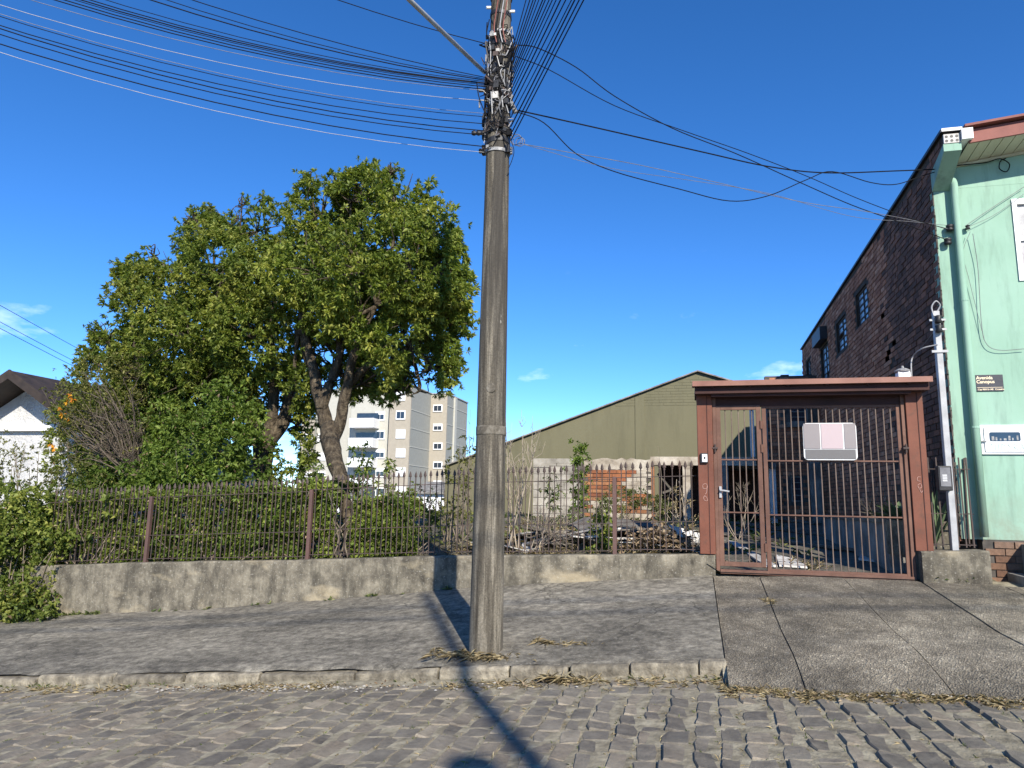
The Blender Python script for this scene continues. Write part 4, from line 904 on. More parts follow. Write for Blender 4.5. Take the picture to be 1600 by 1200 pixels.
for k in range(60):                                   # tangled drop wires strapped to the shaft
    z_ = pr.uniform(5.25, 6.5); t = pr.uniform(math.pi, math.pi*2); P = []
    for i in range(6):
        t += pr.uniform(-.5, .5); z_ += pr.uniform(-.02, .2); r_ = prad(z_)+pr.uniform(.012, .05); P.append((PX+r_*math.cos(t), PY+r_*math.sin(t), z_))
    MB().tube(crom(P, 4), pr.uniform(.003, .007), 5).build('drop_wire', pr.choice((CABLE, CABLE, CABLE, CABLE, CABLE, CABLEG, CABLEW)), pole)
for (u0, v0, u1, v1, mt) in ((737, 208, 762, 208, BLACKP), (748, 236, 765, 236, BLACKP), (748, 142, 764, 142, IRON), (757, 157, 765, 157, CERAM), (758, 66, 768, 70, IRON), (800, 78, 808, 72, IRON), (798, 160, 806, 176, CERAM), (760, 12, 768, 12, WHITEP), (795, 18, 804, 18, WHITEP)):
    A, B_ = atY(u0, v0, PY-.05), atY(u1, v1, PY-.02); L = np.linalg.norm(B_-A); d = (B_-A)/L; n_ = 7
    MB().tube([A+d*L*i/n_ for i in range(n_+1)], [.03*(1 if i % 2 else .65) if mt in (BLACKP, CERAM) else .016 for i in range(n_+1)], 10).build('dead_end_clamp', mt, pole)
for cx_, cy_, rr_ in ((809, 220, .055), (813, 222, .048), (806, 218, .06)):
    c = atY(cx_, cy_, PY-.06); MB().tube([c+rr_*np.array([math.cos(t), .12*math.sin(t), math.sin(t)*1.05]) for t in np.linspace(0, 6.28, 20)], .004, 5).build('cable_coil', CABLEG, pole)
c = [atY(u_, v_, PY-.12) for u_, v_ in ((797, 215), (803, 235), (800, 250), (795, 262))]; MB().tube(crom(c), .004, 5).build('drop_wire', CABLE, pole)
c = [atY(u_, v_, PY-.12) for u_, v_ in ((745, 130), (748, 150), (755, 170), (764, 190))]; MB().tube(crom(c), .006, 5).build('drop_wire', CABLE, pole)
for (u0, mt) in ((772, FASCIA), (781, CABLEW), (786, FASCIA), (776, CABLE)):
    c = [atY(u_, v_, PY-.15) for u_, v_ in ((u0+8, -10), (u0+3, 20), (u0, 45), (u0+4, 66))]; MB().tube(crom(c), .006, 5).build('drop_wire', mt, pole)
# lamp arm
A = atY(757, 113, PY-.10); B_ = atY(640, 0, 5.2); B2 = A+(B_-A)*1.35
arm = tag(MB().tube([A, B_, B2], .022, 10).build('lamp_arm', STEELG, pole, True))
MB().box(B2-[.35, .12, .06], B2+[.1, .12, .05]).build('lamp_head', CERAM, arm, bevel=.03)

# ---------------------------------------------------------------- cables
def plane_hit(px, py, base, bear):
    d = ray(px, py); n = np.array([bear[1], -bear[0], 0]); t = ((np.array(base)-EYE)@n)/(d@n); return EYE+d*t
def cable_fit(p0, pm, p1, base, bear, ext, r, mt, label, group):
    P = [plane_hit(*p, base, bear) for p in (p0, pm, p1)]; b = np.array([*bear, 0.]); s = [(p-P[0])@b for p in P]; z = [p[2] for p in P]
    k = float(np.clip(np.polyfit(s, z, 2)[0], 0, .03)); co = (k, (z[2]-z[0])/s[2]-k*s[2], z[0]); S = np.linspace(0, s[2]+ext, 26); pts = [np.array([P[0][0]+bear[0]*t, P[0][1]+bear[1]*t, np.polyval(co, t)]) for t in S]
    return tag(MB().tube(pts, r, 5).build('overhead_cable', mt, org=P[0]), label, 'cable', group)
LB = np.array([-.852, -.523]); LBASE = (PX-.12, PY-.08, 6)
LC = [((766, 70), (640, 37), (528, 0), CABLE), ((763, 122), (400, 31), (300, 0), CABLE), ((763, 124), (400, 44), (260, 0), CABLE), ((763, 126), (400, 55), (235, 0), CABLE), ((763, 128), (400, 68), (165, 0), CABLE), ((763, 130), (400, 77), (140, 0), CABLE), ((763, 131), (400, 79), (126, 0), CABLE), ((763, 133), (400, 82), (116, 0), CABLE), ((763, 136), (400, 88), (100, 0), CABLE), ((763, 140), (400, 98), (85, 0), CABLE), ((763, 142), (400, 109), (48, 0), CABLEG), ((764, 158), (400, 128), (0, 8), CABLEW), ((764, 178), (400, 137), (0, 22), CABLEG), ((764, 183), (400, 149), (0, 26), CABLE), ((764, 194), (400, 155), (0, 40), CABLE), ((764, 205), (400, 158), (0, 45), CABLE), ((757, 211), (400, 160), (0, 54), CABLE), ((757, 229), (400, 174), (0, 69), CABLE), ((757, 238), (400, 187), (0, 82), CABLEW)]
cg = random.Random(9)
ORDW = 'first second third fourth fifth sixth seventh eighth ninth tenth eleventh twelfth thirteenth fourteenth fifteenth sixteenth seventeenth eighteenth nineteenth'.split()
for i, (a, b, c, mt) in enumerate(LC):
    if i == 0: lab = 'single black cable meeting the pole above the lamp arm from upper left'
    elif i == 18: lab = 'lowest pale cable of the left bundle on the utility pole'
    elif i == 17: lab = 'black cable just above the lowest pale one left of the pole'
    else: lab = f'{ {CABLE: "black", CABLEW: "pale", CABLEG: "grey"}[mt]} cable, {ORDW[i]} from the top in the bundle left of the utility pole'
    cable_fit(a, b, c, LBASE, LB, 9, cg.uniform(.0036, .0062) if mt is CABLE else .0028, mt, lab, 'overhead cables left of the pole')
RBv = np.array([.68, -.733]); RBASE = (PX+.12, PY-.06, 6)
for i, (y0, x1) in enumerate(zip([88, 96, 104, 110, 117, 122, 128, 134, 142, 150, 160, 172, 184, 198, 210, 220], [822, 828, 833, 837, 842, 848, 852, 858, 863, 869, 876, 884, 893, 898, 905, 912])):
    cable_fit((798, y0), (798+(x1-798)*.5+cg.uniform(-1, 1), y0*.5+1.2), (x1, 0), RBASE, RBv, 9, cg.uniform(.005, .0075), CABLE, f'black cable, {ORDW[i]} from the top in the steep fan right of the utility pole' if i < 15 else 'lowest cable of the steep fan right of the utility pole', 'overhead cables right of the pole')
HC = [('thick black cable from the pole straight to the mint corner', [(806, 172), (835, 178), (960, 206), (1100, 238), (1200, 260), (1290, 270), (1400, 267), (1472, 264)], .008, CABLE),
      ('slack black cable dipping low between the pole and the mint building', [(806, 174), (850, 192), (900, 240), (960, 268), (1060, 295), (1140, 314), (1200, 306), (1260, 281), (1300, 268), (1360, 285), (1400, 288), (1440, 275), (1474, 265)], .006, CABLE),
      ('pale topped cable running from high on the pole down to the corner insulators', [(805, 70), (840, 75), (900, 105), (960, 150), (1050, 200), (1150, 240), (1250, 285), (1330, 320), (1400, 345), (1478, 374)], .006, CABLE),
      ('black cable running under the pale topped one to the insulators', [(806, 88), (860, 110), (960, 165), (1070, 205), (1170, 240), (1260, 275), (1340, 310), (1420, 340), (1480, 358)], .005, CABLE),
      ('faint thin wire lowest between the pole coil and the insulators', [(812, 224), (900, 240), (1000, 258), (1120, 285), (1250, 315), (1350, 330), (1430, 345), (1480, 357)], .004, CABLEG),
      ('grey wire crossing the brick wall to the lower insulator', [(820, 226), (950, 262), (1080, 282), (1200, 302), (1330, 338), (1420, 346), (1478, 352)], .003, CABLEG)]
for lb, pts, r_, mt in HC:
    n = len(pts); P = []
    for u_, v_ in pts:
        f = (u_-800)/(1478-800); Y = PY-.05+(MY-.06-PY)*(f*1.02 if f < .98 else 1.0); P.append(atY(u_, v_, min(Y, MY-.05)))
    tag(MB().tube(crom(P, 6), r_, 5).build('overhead_cable', mt, org=P[0]), lb, 'cable', 'cables to the mint building')
for k, (a, b) in enumerate((((0, 477), (150, 560)), ((0, 503), (150, 582)), ((0, 513), (150, 590)))):
    lb_ = ('upper', 'middle', 'lowest')[k]+' of three black wires above the white house behind the left tree'
    A, B_ = atY(*a, 14.0), atY(*b, 21.0); d = B_-A
    tag(MB().tube([A+[-9, -.4, 2.2], A, (A+B_)/2-[0, 0, .01], B_, B_+d*.4], .008, 5).build('overhead_cable', CABLE, org=A), lb_, 'cable', 'wires above the white house')
A, B_ = atY(1420, 585, 10.0), (3.0, 9.5, 3.8)
tag(MB().tube(crom([atX(1380, 610, BX-.1), atX(1425, 560, BX-.06), B_]), .006, 5).build('wire', CABLEG, org=B_), 'grey wire slanting from the brick wall up to the meter post top', 'wire')

# the second pole across the street, whose shadow falls over the cobbles
SP = np.array([-.94, 4.41])-SUN_H*12.2
p2 = thing('utility_pole', 'second concrete pole across the street, seen by its soft shadow on the cobbles', 'utility pole', (SP[0], SP[1], road_z(SP[0])))
MB().lathe([(.135-.0072*z, road_z(SP[0])-.45+z) for z in np.arange(-.1, 11.6, .6)], (SP[0], SP[1], 0), 20).build('shaft', POLE, p2, True)
MB().lathe([(.05, 7.3), (.15, 7.38), (.17, 7.5), (.15, 7.62), (.05, 7.7)], (SP[0]-.42, SP[1]+.05, 0), 14).build('cable_drum', BLACKP, p2, True)
MB().bar((SP[0]-.3, SP[1]+.03, 7.5), (SP[0], SP[1], 7.5), .06).build('bracket', IRON, p2)
for k, (zz, yy) in enumerate(((10.9, 0), (10.4, .15))):
    pts = [(x_, SP[1]+yy, zz+.0865*(x_-SP[0])*.75+.004*(x_-SP[0])**2*.3) for x_ in np.linspace(-14, 20, 14)]
    tag(MB().tube(pts, .022, 6).build('overhead_cable', CABLE, org=pts[0]), 'street cable behind the viewer that shades the sidewalk in a thin band', 'cable', 'cables across the street')
#FOLIAGE
# ---------------------------------------------------------------- vegetation
def leaf_obj(name, P, D, L, W, mt, parent=None, vary=None, fold=.25, droop=.15, org=None, N=None):
    n = len(P); P = np.asarray(P, float); D = unit(np.asarray(D, float)); L = np.broadcast_to(L, n); W = np.broadcast_to(W, n)
    ref = unit(RNG.normal(size=(n, 3))+np.array([0, 0, 1.2])) if N is None else unit(N)
    S = unit(np.cross(D, ref)); U = np.cross(S, D)
    o0 = ORG[parent.name] if parent is not None else np.array(org, float); P = P-o0
    v = np.empty((n, 4, 3)); mid = P+D*(L*.45)[:, None]+U*(W*fold)[:, None]
    v[:, 0] = P; v[:, 1] = mid+S*(W*.5)[:, None]; v[:, 2] = P+D*L[:, None]-np.array([0, 0, 1])*(L*droop)[:, None]; v[:, 3] = mid-S*(W*.5)[:, None]
    me = bpy.data.meshes.new(name); me.vertices.add(4*n); me.vertices.foreach_set('co', v.ravel())
    tri = np.array([[0, 1, 2], [0, 2, 3]])[None]+(np.arange(n)*4)[:, None, None]; tri = tri.reshape(-1)
    me.loops.add(len(tri)); me.loops.foreach_set('vertex_index', tri.astype(np.int32)); me.polygons.add(2*n); me.polygons.foreach_set('loop_start', (np.arange(2*n)*3).astype(np.int32))
    if vary is None: vary = RNG.random(n)
    at = me.attributes.new('vary', 'FLOAT', 'FACE'); at.data.foreach_set('value', np.repeat(np.clip(vary, 0, 1), 2).astype(np.float32))
    me.update(); me.validate(); return link_mesh(name, me, mt, parent, org)
def tufts(T, D, n, spread, L, Wr, lv=.25, inner=.5):
    """n leaves whorled round every twig tip"""
    k = len(T); P = np.repeat(T, n, 0); B = np.repeat(unit(D), n, 0)
    d = unit(B*RNG.uniform(.1, 1., (k*n, 1))+RNG.normal(size=(k*n, 3))*spread)
    ln = L*RNG.uniform(1-lv, 1+lv, k*n)*np.repeat(RNG.uniform(.65, 1.3, k), n); P = P-B*(RNG.random((k*n, 1))*inner*L)
    return P, d, ln, ln*Wr*RNG.uniform(.8, 1.2, k*n)
def blob_pts(blobs, Y0, dens, gap=-.25, seed=0, flat=.8, inn=.62):
    """twig tips over the outside of a group of balls given as (px, py, r_px, y_offset)"""
    C, Rd = [], []
    for u, v, r, yo in blobs:
        c = atY(u, v, Y0+yo); C.append(c); Rd.append(r*((c-EYE)@FWD)/FPX)
    C = np.array(C); Rd = np.array(Rd); T, D, V = [], [], []
    for i in range(len(C)):
        n = int(dens*Rd[i]**2*4); d = unit(RNG.normal(size=(n, 3))); rr_ = Rd[i]*np.where(RNG.random(n) < .75, RNG.uniform(.78, 1.06, n), RNG.uniform(.35, .8, n))
        p = C[i]+d*rr_[:, None]*np.array([1, 1, flat*1.1])
        p = p+unit(RNG.normal(size=(n, 3)))*.08
        for q_, dd in zip(p, d):
            nv = mnoise.noise(Vector(q_*1.55)+Vector((seed, 0, 0)))+.5*mnoise.noise(Vector(q_*3.7)+Vector((0, seed, 0)))
            if nv < gap: continue
            far = np.linalg.norm((q_-C)/Rd[:, None], axis=1)
            if (far < inn).sum() - (far[i] < inn) > 0: continue
            q2 = q_+dd*(nv+.1)*.30*Rd[i]**.5+dd*(.25*RNG.random() if RNG.random() < .05 else 0)
            T.append(q2); D.append(unit(dd*.7+np.array([0, -.12, .5]))); V.append(nv)
    return np.array(T), np.array(D), np.array(V), C, Rd
def limb(pts, r, name, parent, n=9, mt=BARK):
    P = crom(pts, 5); k = len(P); rs = np.interp(np.linspace(0, 1, k), np.linspace(0, 1, len(r)), r)
    P = [p+np.array([mnoise.noise(Vector(p*3)), mnoise.noise(Vector(p*3+7)), 0])*rs[i]*.35 for i, p in enumerate(P)]
    m = MB().tube(P, rs, n)
    m.v = [tuple(np.array(v)+.012*np.array([mnoise.noise(Vector(v)*14), mnoise.noise(Vector(v)*14+Vector((3, 1, 2))), 0])) for v in m.v]
    return m.build(name, mt, parent, True)
def path(pts, Y, dy=0): return [atY(u, v, Y+dy*i) for i, (u, v) in enumerate(pts)]

def make_tree(label, base, Y, trunk, limbs, blobs, dens, leaf, seed, nl=11, L=.115, ty=None):
    t = thing('broadleaf_tree', label, 'tree', base, 'broadleaf trees in the empty lot')
    limb(path(trunk[0], ty or Y, (Y-ty)/(len(trunk[0])-1) if ty else 0), trunk[1], 'trunk', t, 12)
    for pts, r, dy in limbs: limb(path(pts, Y, dy), r, 'limb', t)
    T, D, V, C, Rd = blob_pts(blobs, Y, dens, -.03, seed)
    ends = [atY(*l[0][-1], Y+l[2]*(len(l[0])-1)) for l in limbs]
    b = MB()
    for c, r in zip(C, Rd):                               # branches into every mass of leaves
        e = min(ends, key=lambda q: np.linalg.norm(q-c)); md = (e+c)/2+RNG.normal(size=3)*.1-[0, 0, .1]
        b.tube(crom([e-[0, 0, .1], md, c], 4), [.045*(1-i/12) for i in range(9)], 6)
        for k in range(9):
            d = unit(RNG.normal(size=3)+np.array([0, -.3, .5])); b.tube(crom([c, c+d*r*.5+RNG.normal(size=3)*.07, c+d*r*1.0], 3), [.02*(1-i/8) for i in range(7)], 4)
    b.build('branches', BARK, t, True)
    k = len(T); nearb = RNG.random(k)
    P, d, ln, wd = tufts(T, D, nl, .62, L, .36)
    vary = np.repeat(np.clip(.42+.55*V+.30*(nearb-.5), 0, 1), nl)+RNG.uniform(-.22, .22, k*nl)
    c = leaf_obj('crown', P, d, ln, wd, leaf, t, vary); return t
make_tree('taller broadleaf tree with a forked leaning trunk nearest the utility pole', atY(548, 862, 10.0), 11.2,
    ([(550, 868), (543, 805), (532, 750), (521, 705), (513, 668)], [.095, .095, .12, .15, .18]),
    [([(512, 685), (503, 640), (492, 590), (482, 545), (470, 490)], [.13, .12, .10, .08, .05], .05), ([(518, 690), (533, 650), (543, 600), (556, 545), (590, 470)], [.12, .10, .09, .07, .04], -.05),
     ([(500, 640), (515, 600), (530, 550), (525, 470)], [.11, .09, .07, .04], .15), ([(545, 600), (590, 560), (640, 530)], [.08, .06, .03], .1)],
    [(622, 322, 58, .2), (575, 308, 48, .3), (548, 315, 40, 0), (503, 335, 50, .4), (672, 372, 48, .1), (640, 420, 78, -.6), (565, 425, 85, -.8), (690, 450, 44, .0), (690, 510, 42, .2), (628, 525, 62, -.3), (668, 578, 42, .1),
     (560, 500, 60, -.5), (500, 430, 70, -.2), (490, 500, 60, .3), (600, 600, 34, .5), (520, 545, 46, .8), (600, 370, 70, 1.2), (640, 480, 80, 1.3), (550, 470, 80, 1.5), (690, 400, 38, .3), (612, 268, 13, .2), (580, 285, 14, .2), (700, 560, 20, .3), (484, 288, 16, .3), (525, 285, 14, .3), (500, 615, 24, .5), (540, 590, 34, .6), (712, 380, 16, 0), (720, 440, 14, 0), (478, 600, 30, .5), (520, 575, 40, .9), (565, 600, 30, .3), (600, 570, 36, .8), (470, 640, 18, .6), (620, 610, 18, .2), (655, 610, 20, .1)],
    510, LF_TREE, 3, 15, .086, 10.0)
make_tree('lower spreading broadleaf tree left of the taller one, trunk splitting low', atY(413, 770, 12.4), 12.4,
    ([(416, 790), (414, 750), (412, 715), (415, 690)], [.18, .17, .19, .22]),
    [([(410, 700), (398, 660), (388, 620), (372, 570), (350, 520)], [.14, .12, .10, .08, .04], .05), ([(416, 690), (424, 655), (428, 610), (425, 560), (420, 500)], [.14, .12, .10, .08, .04], -.05), ([(420, 690), (442, 660), (450, 630), (458, 600), (468, 560)], [.15, .14, .10, .08, .04], .05),
     ([(395, 650), (340, 620), (280, 590), (220, 570)], [.08, .06, .05, .03], -.15)],
    [(402, 362, 48, .3), (362, 352, 30, .2), (312, 362, 34, .2), (288, 390, 20, .1), (345, 430, 66, -.3), (430, 440, 74, -.5), (250, 440, 48, .3), (215, 430, 26, .4), (228, 500, 58, -.1), (180, 545, 40, 0), (295, 530, 76, -.6), (395, 530, 72, -.7),
     (215, 590, 52, -.3), (310, 600, 56, -.4), (165, 590, 26, .1), (440, 590, 34, .3), (350, 500, 80, 1.2), (270, 560, 80, 1.0), (240, 640, 38, .1), (160, 520, 18, .2), (470, 400, 45, .4), (296, 345, 13, .1), (330, 335, 12, .2), (378, 322, 13, .2), (410, 315, 12, .2), (140, 560, 14, 0), (195, 430, 14, .2), (240, 400, 14, .2), (130, 600, 20, .1), (190, 640, 30, -.1), (450, 640, 22, .4), (400, 620, 30, .5), (365, 600, 48, .2), (325, 630, 50, .6), (425, 620, 30, .6), (380, 650, 30, .8), (270, 640, 50, .3), (465, 665, 16, .3), (225, 660, 34, .2)],
    480, LF_DARK, 11, 15, .086)

def bush(name, label, cat, Y, blobs, dens, leaf, L, wr, nl, gap, seed, stems=12, base=None, group=None, spread=.7, tw=TWIG, kind=None, sr=.012):
    T, D, V, C, Rd = blob_pts(blobs, Y, dens, gap, seed, .9)
    bz = np.array(base) if base is not None else np.array([C[:, 0].mean(), C[:, 1].mean(), lot_z(C[:, 0].mean(), C[:, 1].mean())])
    t = thing(name, label, cat, bz, group or ('shrubs behind the fence' if name == 'shrub' else None), kind); b = MB()
    for i in range(stems):
        c = C[i % len(C)]; e = c+RNG.normal(size=3)*Rd[i % len(C)]*.5; s = bz+np.array([RNG.normal()*.12, RNG.normal()*.08, -.05]); s[0] += (c[0]-bz[0])*.45
        b.tube(crom([s, (s+e)/2+RNG.normal(size=3)*.06, e], 4), [sr*(1-i_/12) for i_ in range(9)], 5)
    b.build('stems', tw, t, True)
    k = len(T); P, d, ln, wd = tufts(T, D, nl, spread, L, wr)
    leaf_obj('leaves', P, d, ln, wd, leaf, t, np.repeat(np.clip(.45+.5*V, 0, 1), nl)+RNG.uniform(-.25, .25, k*nl))
    if k > 600: q_ = RNG.choice(len(P), len(P)//45); leaf_obj('dry_leaves', P[q_]+[0, -.02, 0], d[q_], ln[q_], wd[q_]*.8, DEADLF, t)
    return t
bush('shrub', 'bright green shrub in front of the left tree trunk', 'shrub', 11.2, [(352, 625, 30, -.3), (375, 655, 26, -.2), (310, 640, 26, .2), (335, 665, 30, -.6), (290, 675, 28, -.1), (255, 665, 24, .3), (360, 695, 32, -.5), (310, 710, 34, -.5), (265, 715, 30, -.2), (222, 700, 28, .1), (225, 735, 30, -.2), (185, 740, 30, -.1), (395, 690, 20, -.3), (345, 738, 30, -.5), (295, 748, 30, -.5), (255, 750, 28, -.4), (390, 735, 26, -.4), (150, 755, 26, -.2), (270, 640, 20, .6), (240, 625, 24, .7), (205, 665, 24, .6)], 560, LF_SHRUB, .085, .4, 9, -.16, 5, 24)
bush('shrub', 'dark little shrub between the two tree trunks', 'shrub', 12.0, [(455, 712, 28, 0), (474, 700, 20, 0), (445, 735, 25, 0), (480, 735, 22, 0)], 330, LF_DARK, .09, .4, 8, -.1, 6, 8)
# hedge behind the fence
def hedge(label, x0, x1, hf, n, leaf, seed, y0=9.66, y1=11.0, L=.072, group=None):
    T, D, V = [], [], []
    while len(T) < n:
        x_ = RNG.uniform(x0, x1); top = wall_top(x_)+hf(x_)+.26*mnoise.noise((x_*1.9, seed, 0))+.06*mnoise.noise((x_*6, seed, 0))
        if RNG.random() < .70:
            z_ = RNG.uniform(wall_top(x_)-.0, top); y_ = y0+.14+.20*mnoise.noise((x_*2.3, z_*2.6, seed))+.08*mnoise.noise((x_*6, z_*6, seed))+abs(RNG.normal())*.12; d = (RNG.normal()*.4, -.8, .5)
        else: z_ = top+RNG.normal()*.05; y_ = RNG.uniform(y0+.15, y1); d = (RNG.normal()*.4, -.25, 1)
        nv = mnoise.noise((x_*2.6, z_*2.6, seed+y_))+.5*mnoise.noise((x_*6.5, z_*6.5, seed))
        if nv < -.22 or (abs(x_+5.02) < .16 and y_ < 10.6): continue
        T.append((x_, y_, z_)); D.append(d); V.append(nv)
    t = thing('hedge', label, 'hedge', ((x0+x1)/2, y0+.4, wall_top((x0+x1)/2)), group); nl = 8
    P, d, ln, wd = tufts(np.array(T), np.array(D), nl, .6, L, .5); leaf_obj('leaves', P, d, ln, wd, leaf, t, np.repeat(np.clip(.45+.5*np.array(V), 0, 1), nl)+RNG.uniform(-.25, .25, len(T)*nl)); q_ = RNG.choice(len(P), len(P)//30); leaf_obj('dry_leaves', P[q_]+[0, -.02, 0], d[q_], ln[q_], wd[q_]*.8, DEADLF, t)
    b = MB()
    for i in range(int((x1-x0)*14)):
        x_ = RNG.uniform(x0, x1); zb = wall_top(x_)-.05; p = [np.array([x_, RNG.uniform(9.85, 10.5), zb])]
        for k in range(3): p.append(p[-1]+[RNG.normal()*.1, RNG.normal()*.08, hf(x_)*.36])
        b.tube(crom(p, 3), [.014*(1-i_/13) for i_ in range(10)], 4)
    b.build('stems', TWIG, t, True); return t
hedge('dense leafy hedge filling the two left panels of the spiked fence', -10.3, -5.3, lambda x: 1.0+.06*math.sin(x*2), 9500, LF_HEDGE, 3.1)
hedge('lower ragged hedge behind the fence at the right tree trunk', -5.35, -3.9, lambda x: .95-.35*(x+5.35)/1.45, 2000, LF_HEDGE, 8.4)
bush('shrub', 'leafy sprays poking over the fence spikes at its second panel', 'shrub', 9.9, [(330, 765, 20, 0), (300, 790, 26, .05), (370, 800, 26, .1), (410, 770, 20, 0), (450, 810, 24, 0), (270, 840, 26, 0), (350, 845, 26, 0), (430, 850, 24, 0)], 330, LF_SHRUB, .085, .42, 8, -.08, 51, 16)
bush('shrub', 'yellow-green sprays growing through the first fence panel', 'shrub', 9.72, [(90, 800, 26, 0), (130, 780, 22, .05), (170, 825, 26, 0), (120, 850, 24, 0), (190, 780, 20, 0), (205, 850, 22, 0), (70, 840, 24, 0)], 300, LF_IVY, .08, .5, 7, -.08, 53, 14)
# creeper spilling over the left end of the wall
bush('creeper', 'leafy creeper spilling over the left end of the low wall to the sidewalk', 'creeper', 9.30, [(28, 905, 44, 0), (10, 860, 50, .1), (45, 850, 36, .15), (20, 955, 30, -.1), (48, 950, 30, -.15), (70, 965, 14, -.2), (0, 800, 48, .3), (50, 800, 40, .3), (-30, 920, 60, .1), (-40, 840, 70, .2), (95, 842, 20, .15)], 620, LF_IVY, .065, .62, 7, -.15, 9, 30, base=(-10.4, 9.35, -.35), spread=.8)
bush('shrub', 'sparse sprigs of shrub in front of the white house wall', 'shrub', 10.6, [(20, 745, 40, 0), (70, 750, 36, 0), (110, 745, 30, 0), (-20, 730, 40, 0), (40, 715, 22, 0), (150, 755, 34, 0)], 230, LF_OLIV, .055, .45, 6, -.02, 14, 24)
# twiggy bush with orange flowers
bush('shrub', 'dense dark olive bush behind the bare twigs at the white house', 'shrub', 12.2, [(120, 650, 34, -.2), (150, 615, 36, -.2), (170, 665, 42, 0), (205, 635, 42, .2), (140, 695, 32, -.2), (205, 700, 42, 0), (100, 690, 24, -.3), (175, 735, 40, -.3), (110, 735, 30, -.3), (235, 670, 40, .3), (190, 590, 30, .3)], 400, LF_DARK, .07, .42, 9, -.14, 61, 24)
tb_ = thing('flowering_bush', 'twiggy half bare bush with orange trumpet flowers before the white house', 'bush', atY(215, 760, 11.0))
root = atY(215, 745, 11.2); b = MB(); tips = []
for i in range(75):
    u, v = RNG.uniform(70, 235), RNG.uniform(575, 735); 
    if (u-150)**2/85**2+(v-660)**2/85**2 > 1: continue
    e = atY(u, v, 11.0+RNG.uniform(-.5, .6)); md = root+(e-root)*.5+RNG.normal(size=3)*.16+[0, 0, .1]
    b.tube(crom([root+RNG.normal(size=3)*.06, md, e], 5), [.016*(1-k/13) for k in range(11)], 4)
    for k in range(9):
        f = RNG.uniform(.3, 1); s = (1-f)**2*root+2*f*(1-f)*md+f*f*e; d = unit(unit(e-root)+RNG.normal(size=3)*.7); q = s+d*RNG.uniform(.12, .42); b.tube([s, (s+q)/2+RNG.normal(size=3)*.03, q], [.006, .004, .002], 3); tips.append((q, d))
b.build('branches', BUSHTW, tb_, True)
tp = np.array([t_[0] for t_ in tips]); td = np.array([t_[1] for t_ in tips]); uv = np.array([proj(p) for p in tp])
keep = RNG.random(len(tp)) < np.clip(.25+.9*(((uv[:, 0]-165)**2+(uv[:, 1]-680)**2)**.5/95-.45), .08, 1)
T, D, V, C, Rd = blob_pts([(120, 625, 30, 0), (150, 590, 34, .1), (190, 600, 36, .3), (100, 650, 26, 0), (200, 640, 40, .5), (115, 600, 20, 0), (95, 625, 22, 0), (130, 660, 26, -.1), (165, 630, 30, .2), (110, 675, 20, .1), (175, 690, 26, .3)], 11.0, 330, -.05, 21)
T = np.vstack([T, tp[keep]]); D = np.vstack([D, td[keep]]); P, d, ln, wd = tufts(T, D, 6, .8, .05, .45); leaf_obj('leaves', P, d, ln, wd, LF_OLIV, tb_)
fl = MB(); FP, FD = [], []
for u, v in ((110, 617), (114, 624), (104, 628), (95, 640), (84, 700), (80, 696), (98, 648), (106, 655)):
    p = atY(u, v, 10.7)
    for k in range(9): FP.append(p); FD.append(unit(RNG.normal(size=3)+[0, -.3, -.2]))
leaf_obj('flowers', FP, FD, .075, .03, FLOWER, tb_)
# young leafy shoots, weeds and twigs between the trees and the pole
def shoot(label, u, v0, v1, Y, leaf, L, n, cat='plant', name='leafy_shoot', lean=0, wr=.36, w0=.05, group=None):
    p0, p1 = atY(u, v0, Y), atY(u+lean, v1, Y); p0[2] = min(p0[2], lot_z(p0[0], Y)); t = thing(name, label, cat, p0, group or ('young leafy shoots behind the fence' if name == 'leafy_shoot' else None))
    md = (p0+p1)/2+RNG.normal(size=3)*.03; S = crom([p0, md, p1], 8); MB().tube(S, [.011*(1-i/20) for i in range(len(S))], 5).build('stem', TWIG, t, True)
    f = RNG.random(n)**.7; P = np.array([S[int(a*(len(S)-1))] for a in f])+RNG.normal(size=(n, 3))*w0*(1-.4*f[:, None])*[1, 1, .6]; D = np.c_[RNG.normal(size=n), RNG.normal(size=n)-.2, RNG.uniform(-.1, .9, n)]
    Pt, d, ln, wd = tufts(P, D, 7, .7, L, wr); leaf_obj('leaves', Pt, d, ln, wd, leaf, t); return t
shoot('tall slim leafy sapling in front of the ruined block wall', 903, 812, 688, 14.0, LF_SHRUB, .085, 150, 'sapling', 'sapling', 3, .34, .15)
shoot('pale leaved side sprout left of the slim sapling', 868, 815, 742, 13.6, LF_WEED, .085, 40, 'plant', 'leafy_shoot', -8, .4, .16)
shoot('dark large leaved weed behind the fence left of the rusty post', 938, 864, 795, 10.1, LF_DARK, .075, 85, 'plant', 'leafy_shoot', 5, .4, .12)
for lb, a in (('leafy shoot just right of the right tree trunk', (562, 850, 690, 10.4, LF_SHRUB, .075, 60)), ('leafy shoot with drooping leaves before the apartment balconies', (578, 850, 715, 10.6, LF_HEDGE, .075, 50)), ('upright leafy shoot before the beige apartment front', (613, 860, 712, 10.5, LF_DARK, .075, 60)), ('dark leafy shoot before the grey apartment side', (642, 860, 765, 10.6, LF_DARK, .075, 45)), ('leafy sprig left of the right tree trunk', (500, 850, 715, 10.3, LF_SHRUB, .07, 45)), ('broad leaved shoot between the tree trunks at fence height', (480, 850, 735, 10.2, LF_SHRUB, .07, 40))):
    shoot(lb, *a, lean=RNG.uniform(-6, 6), w0=.12)
bush('shrub', 'dark green shrub just left of the utility pole', 'shrub', 11.5, [(715, 735, 26, 0), (700, 765, 30, .1), (728, 705, 16, 0), (690, 790, 30, 0), (722, 780, 28, 0)], 200, LF_OLIV, .06, .4, 7, -.05, 31, 14)
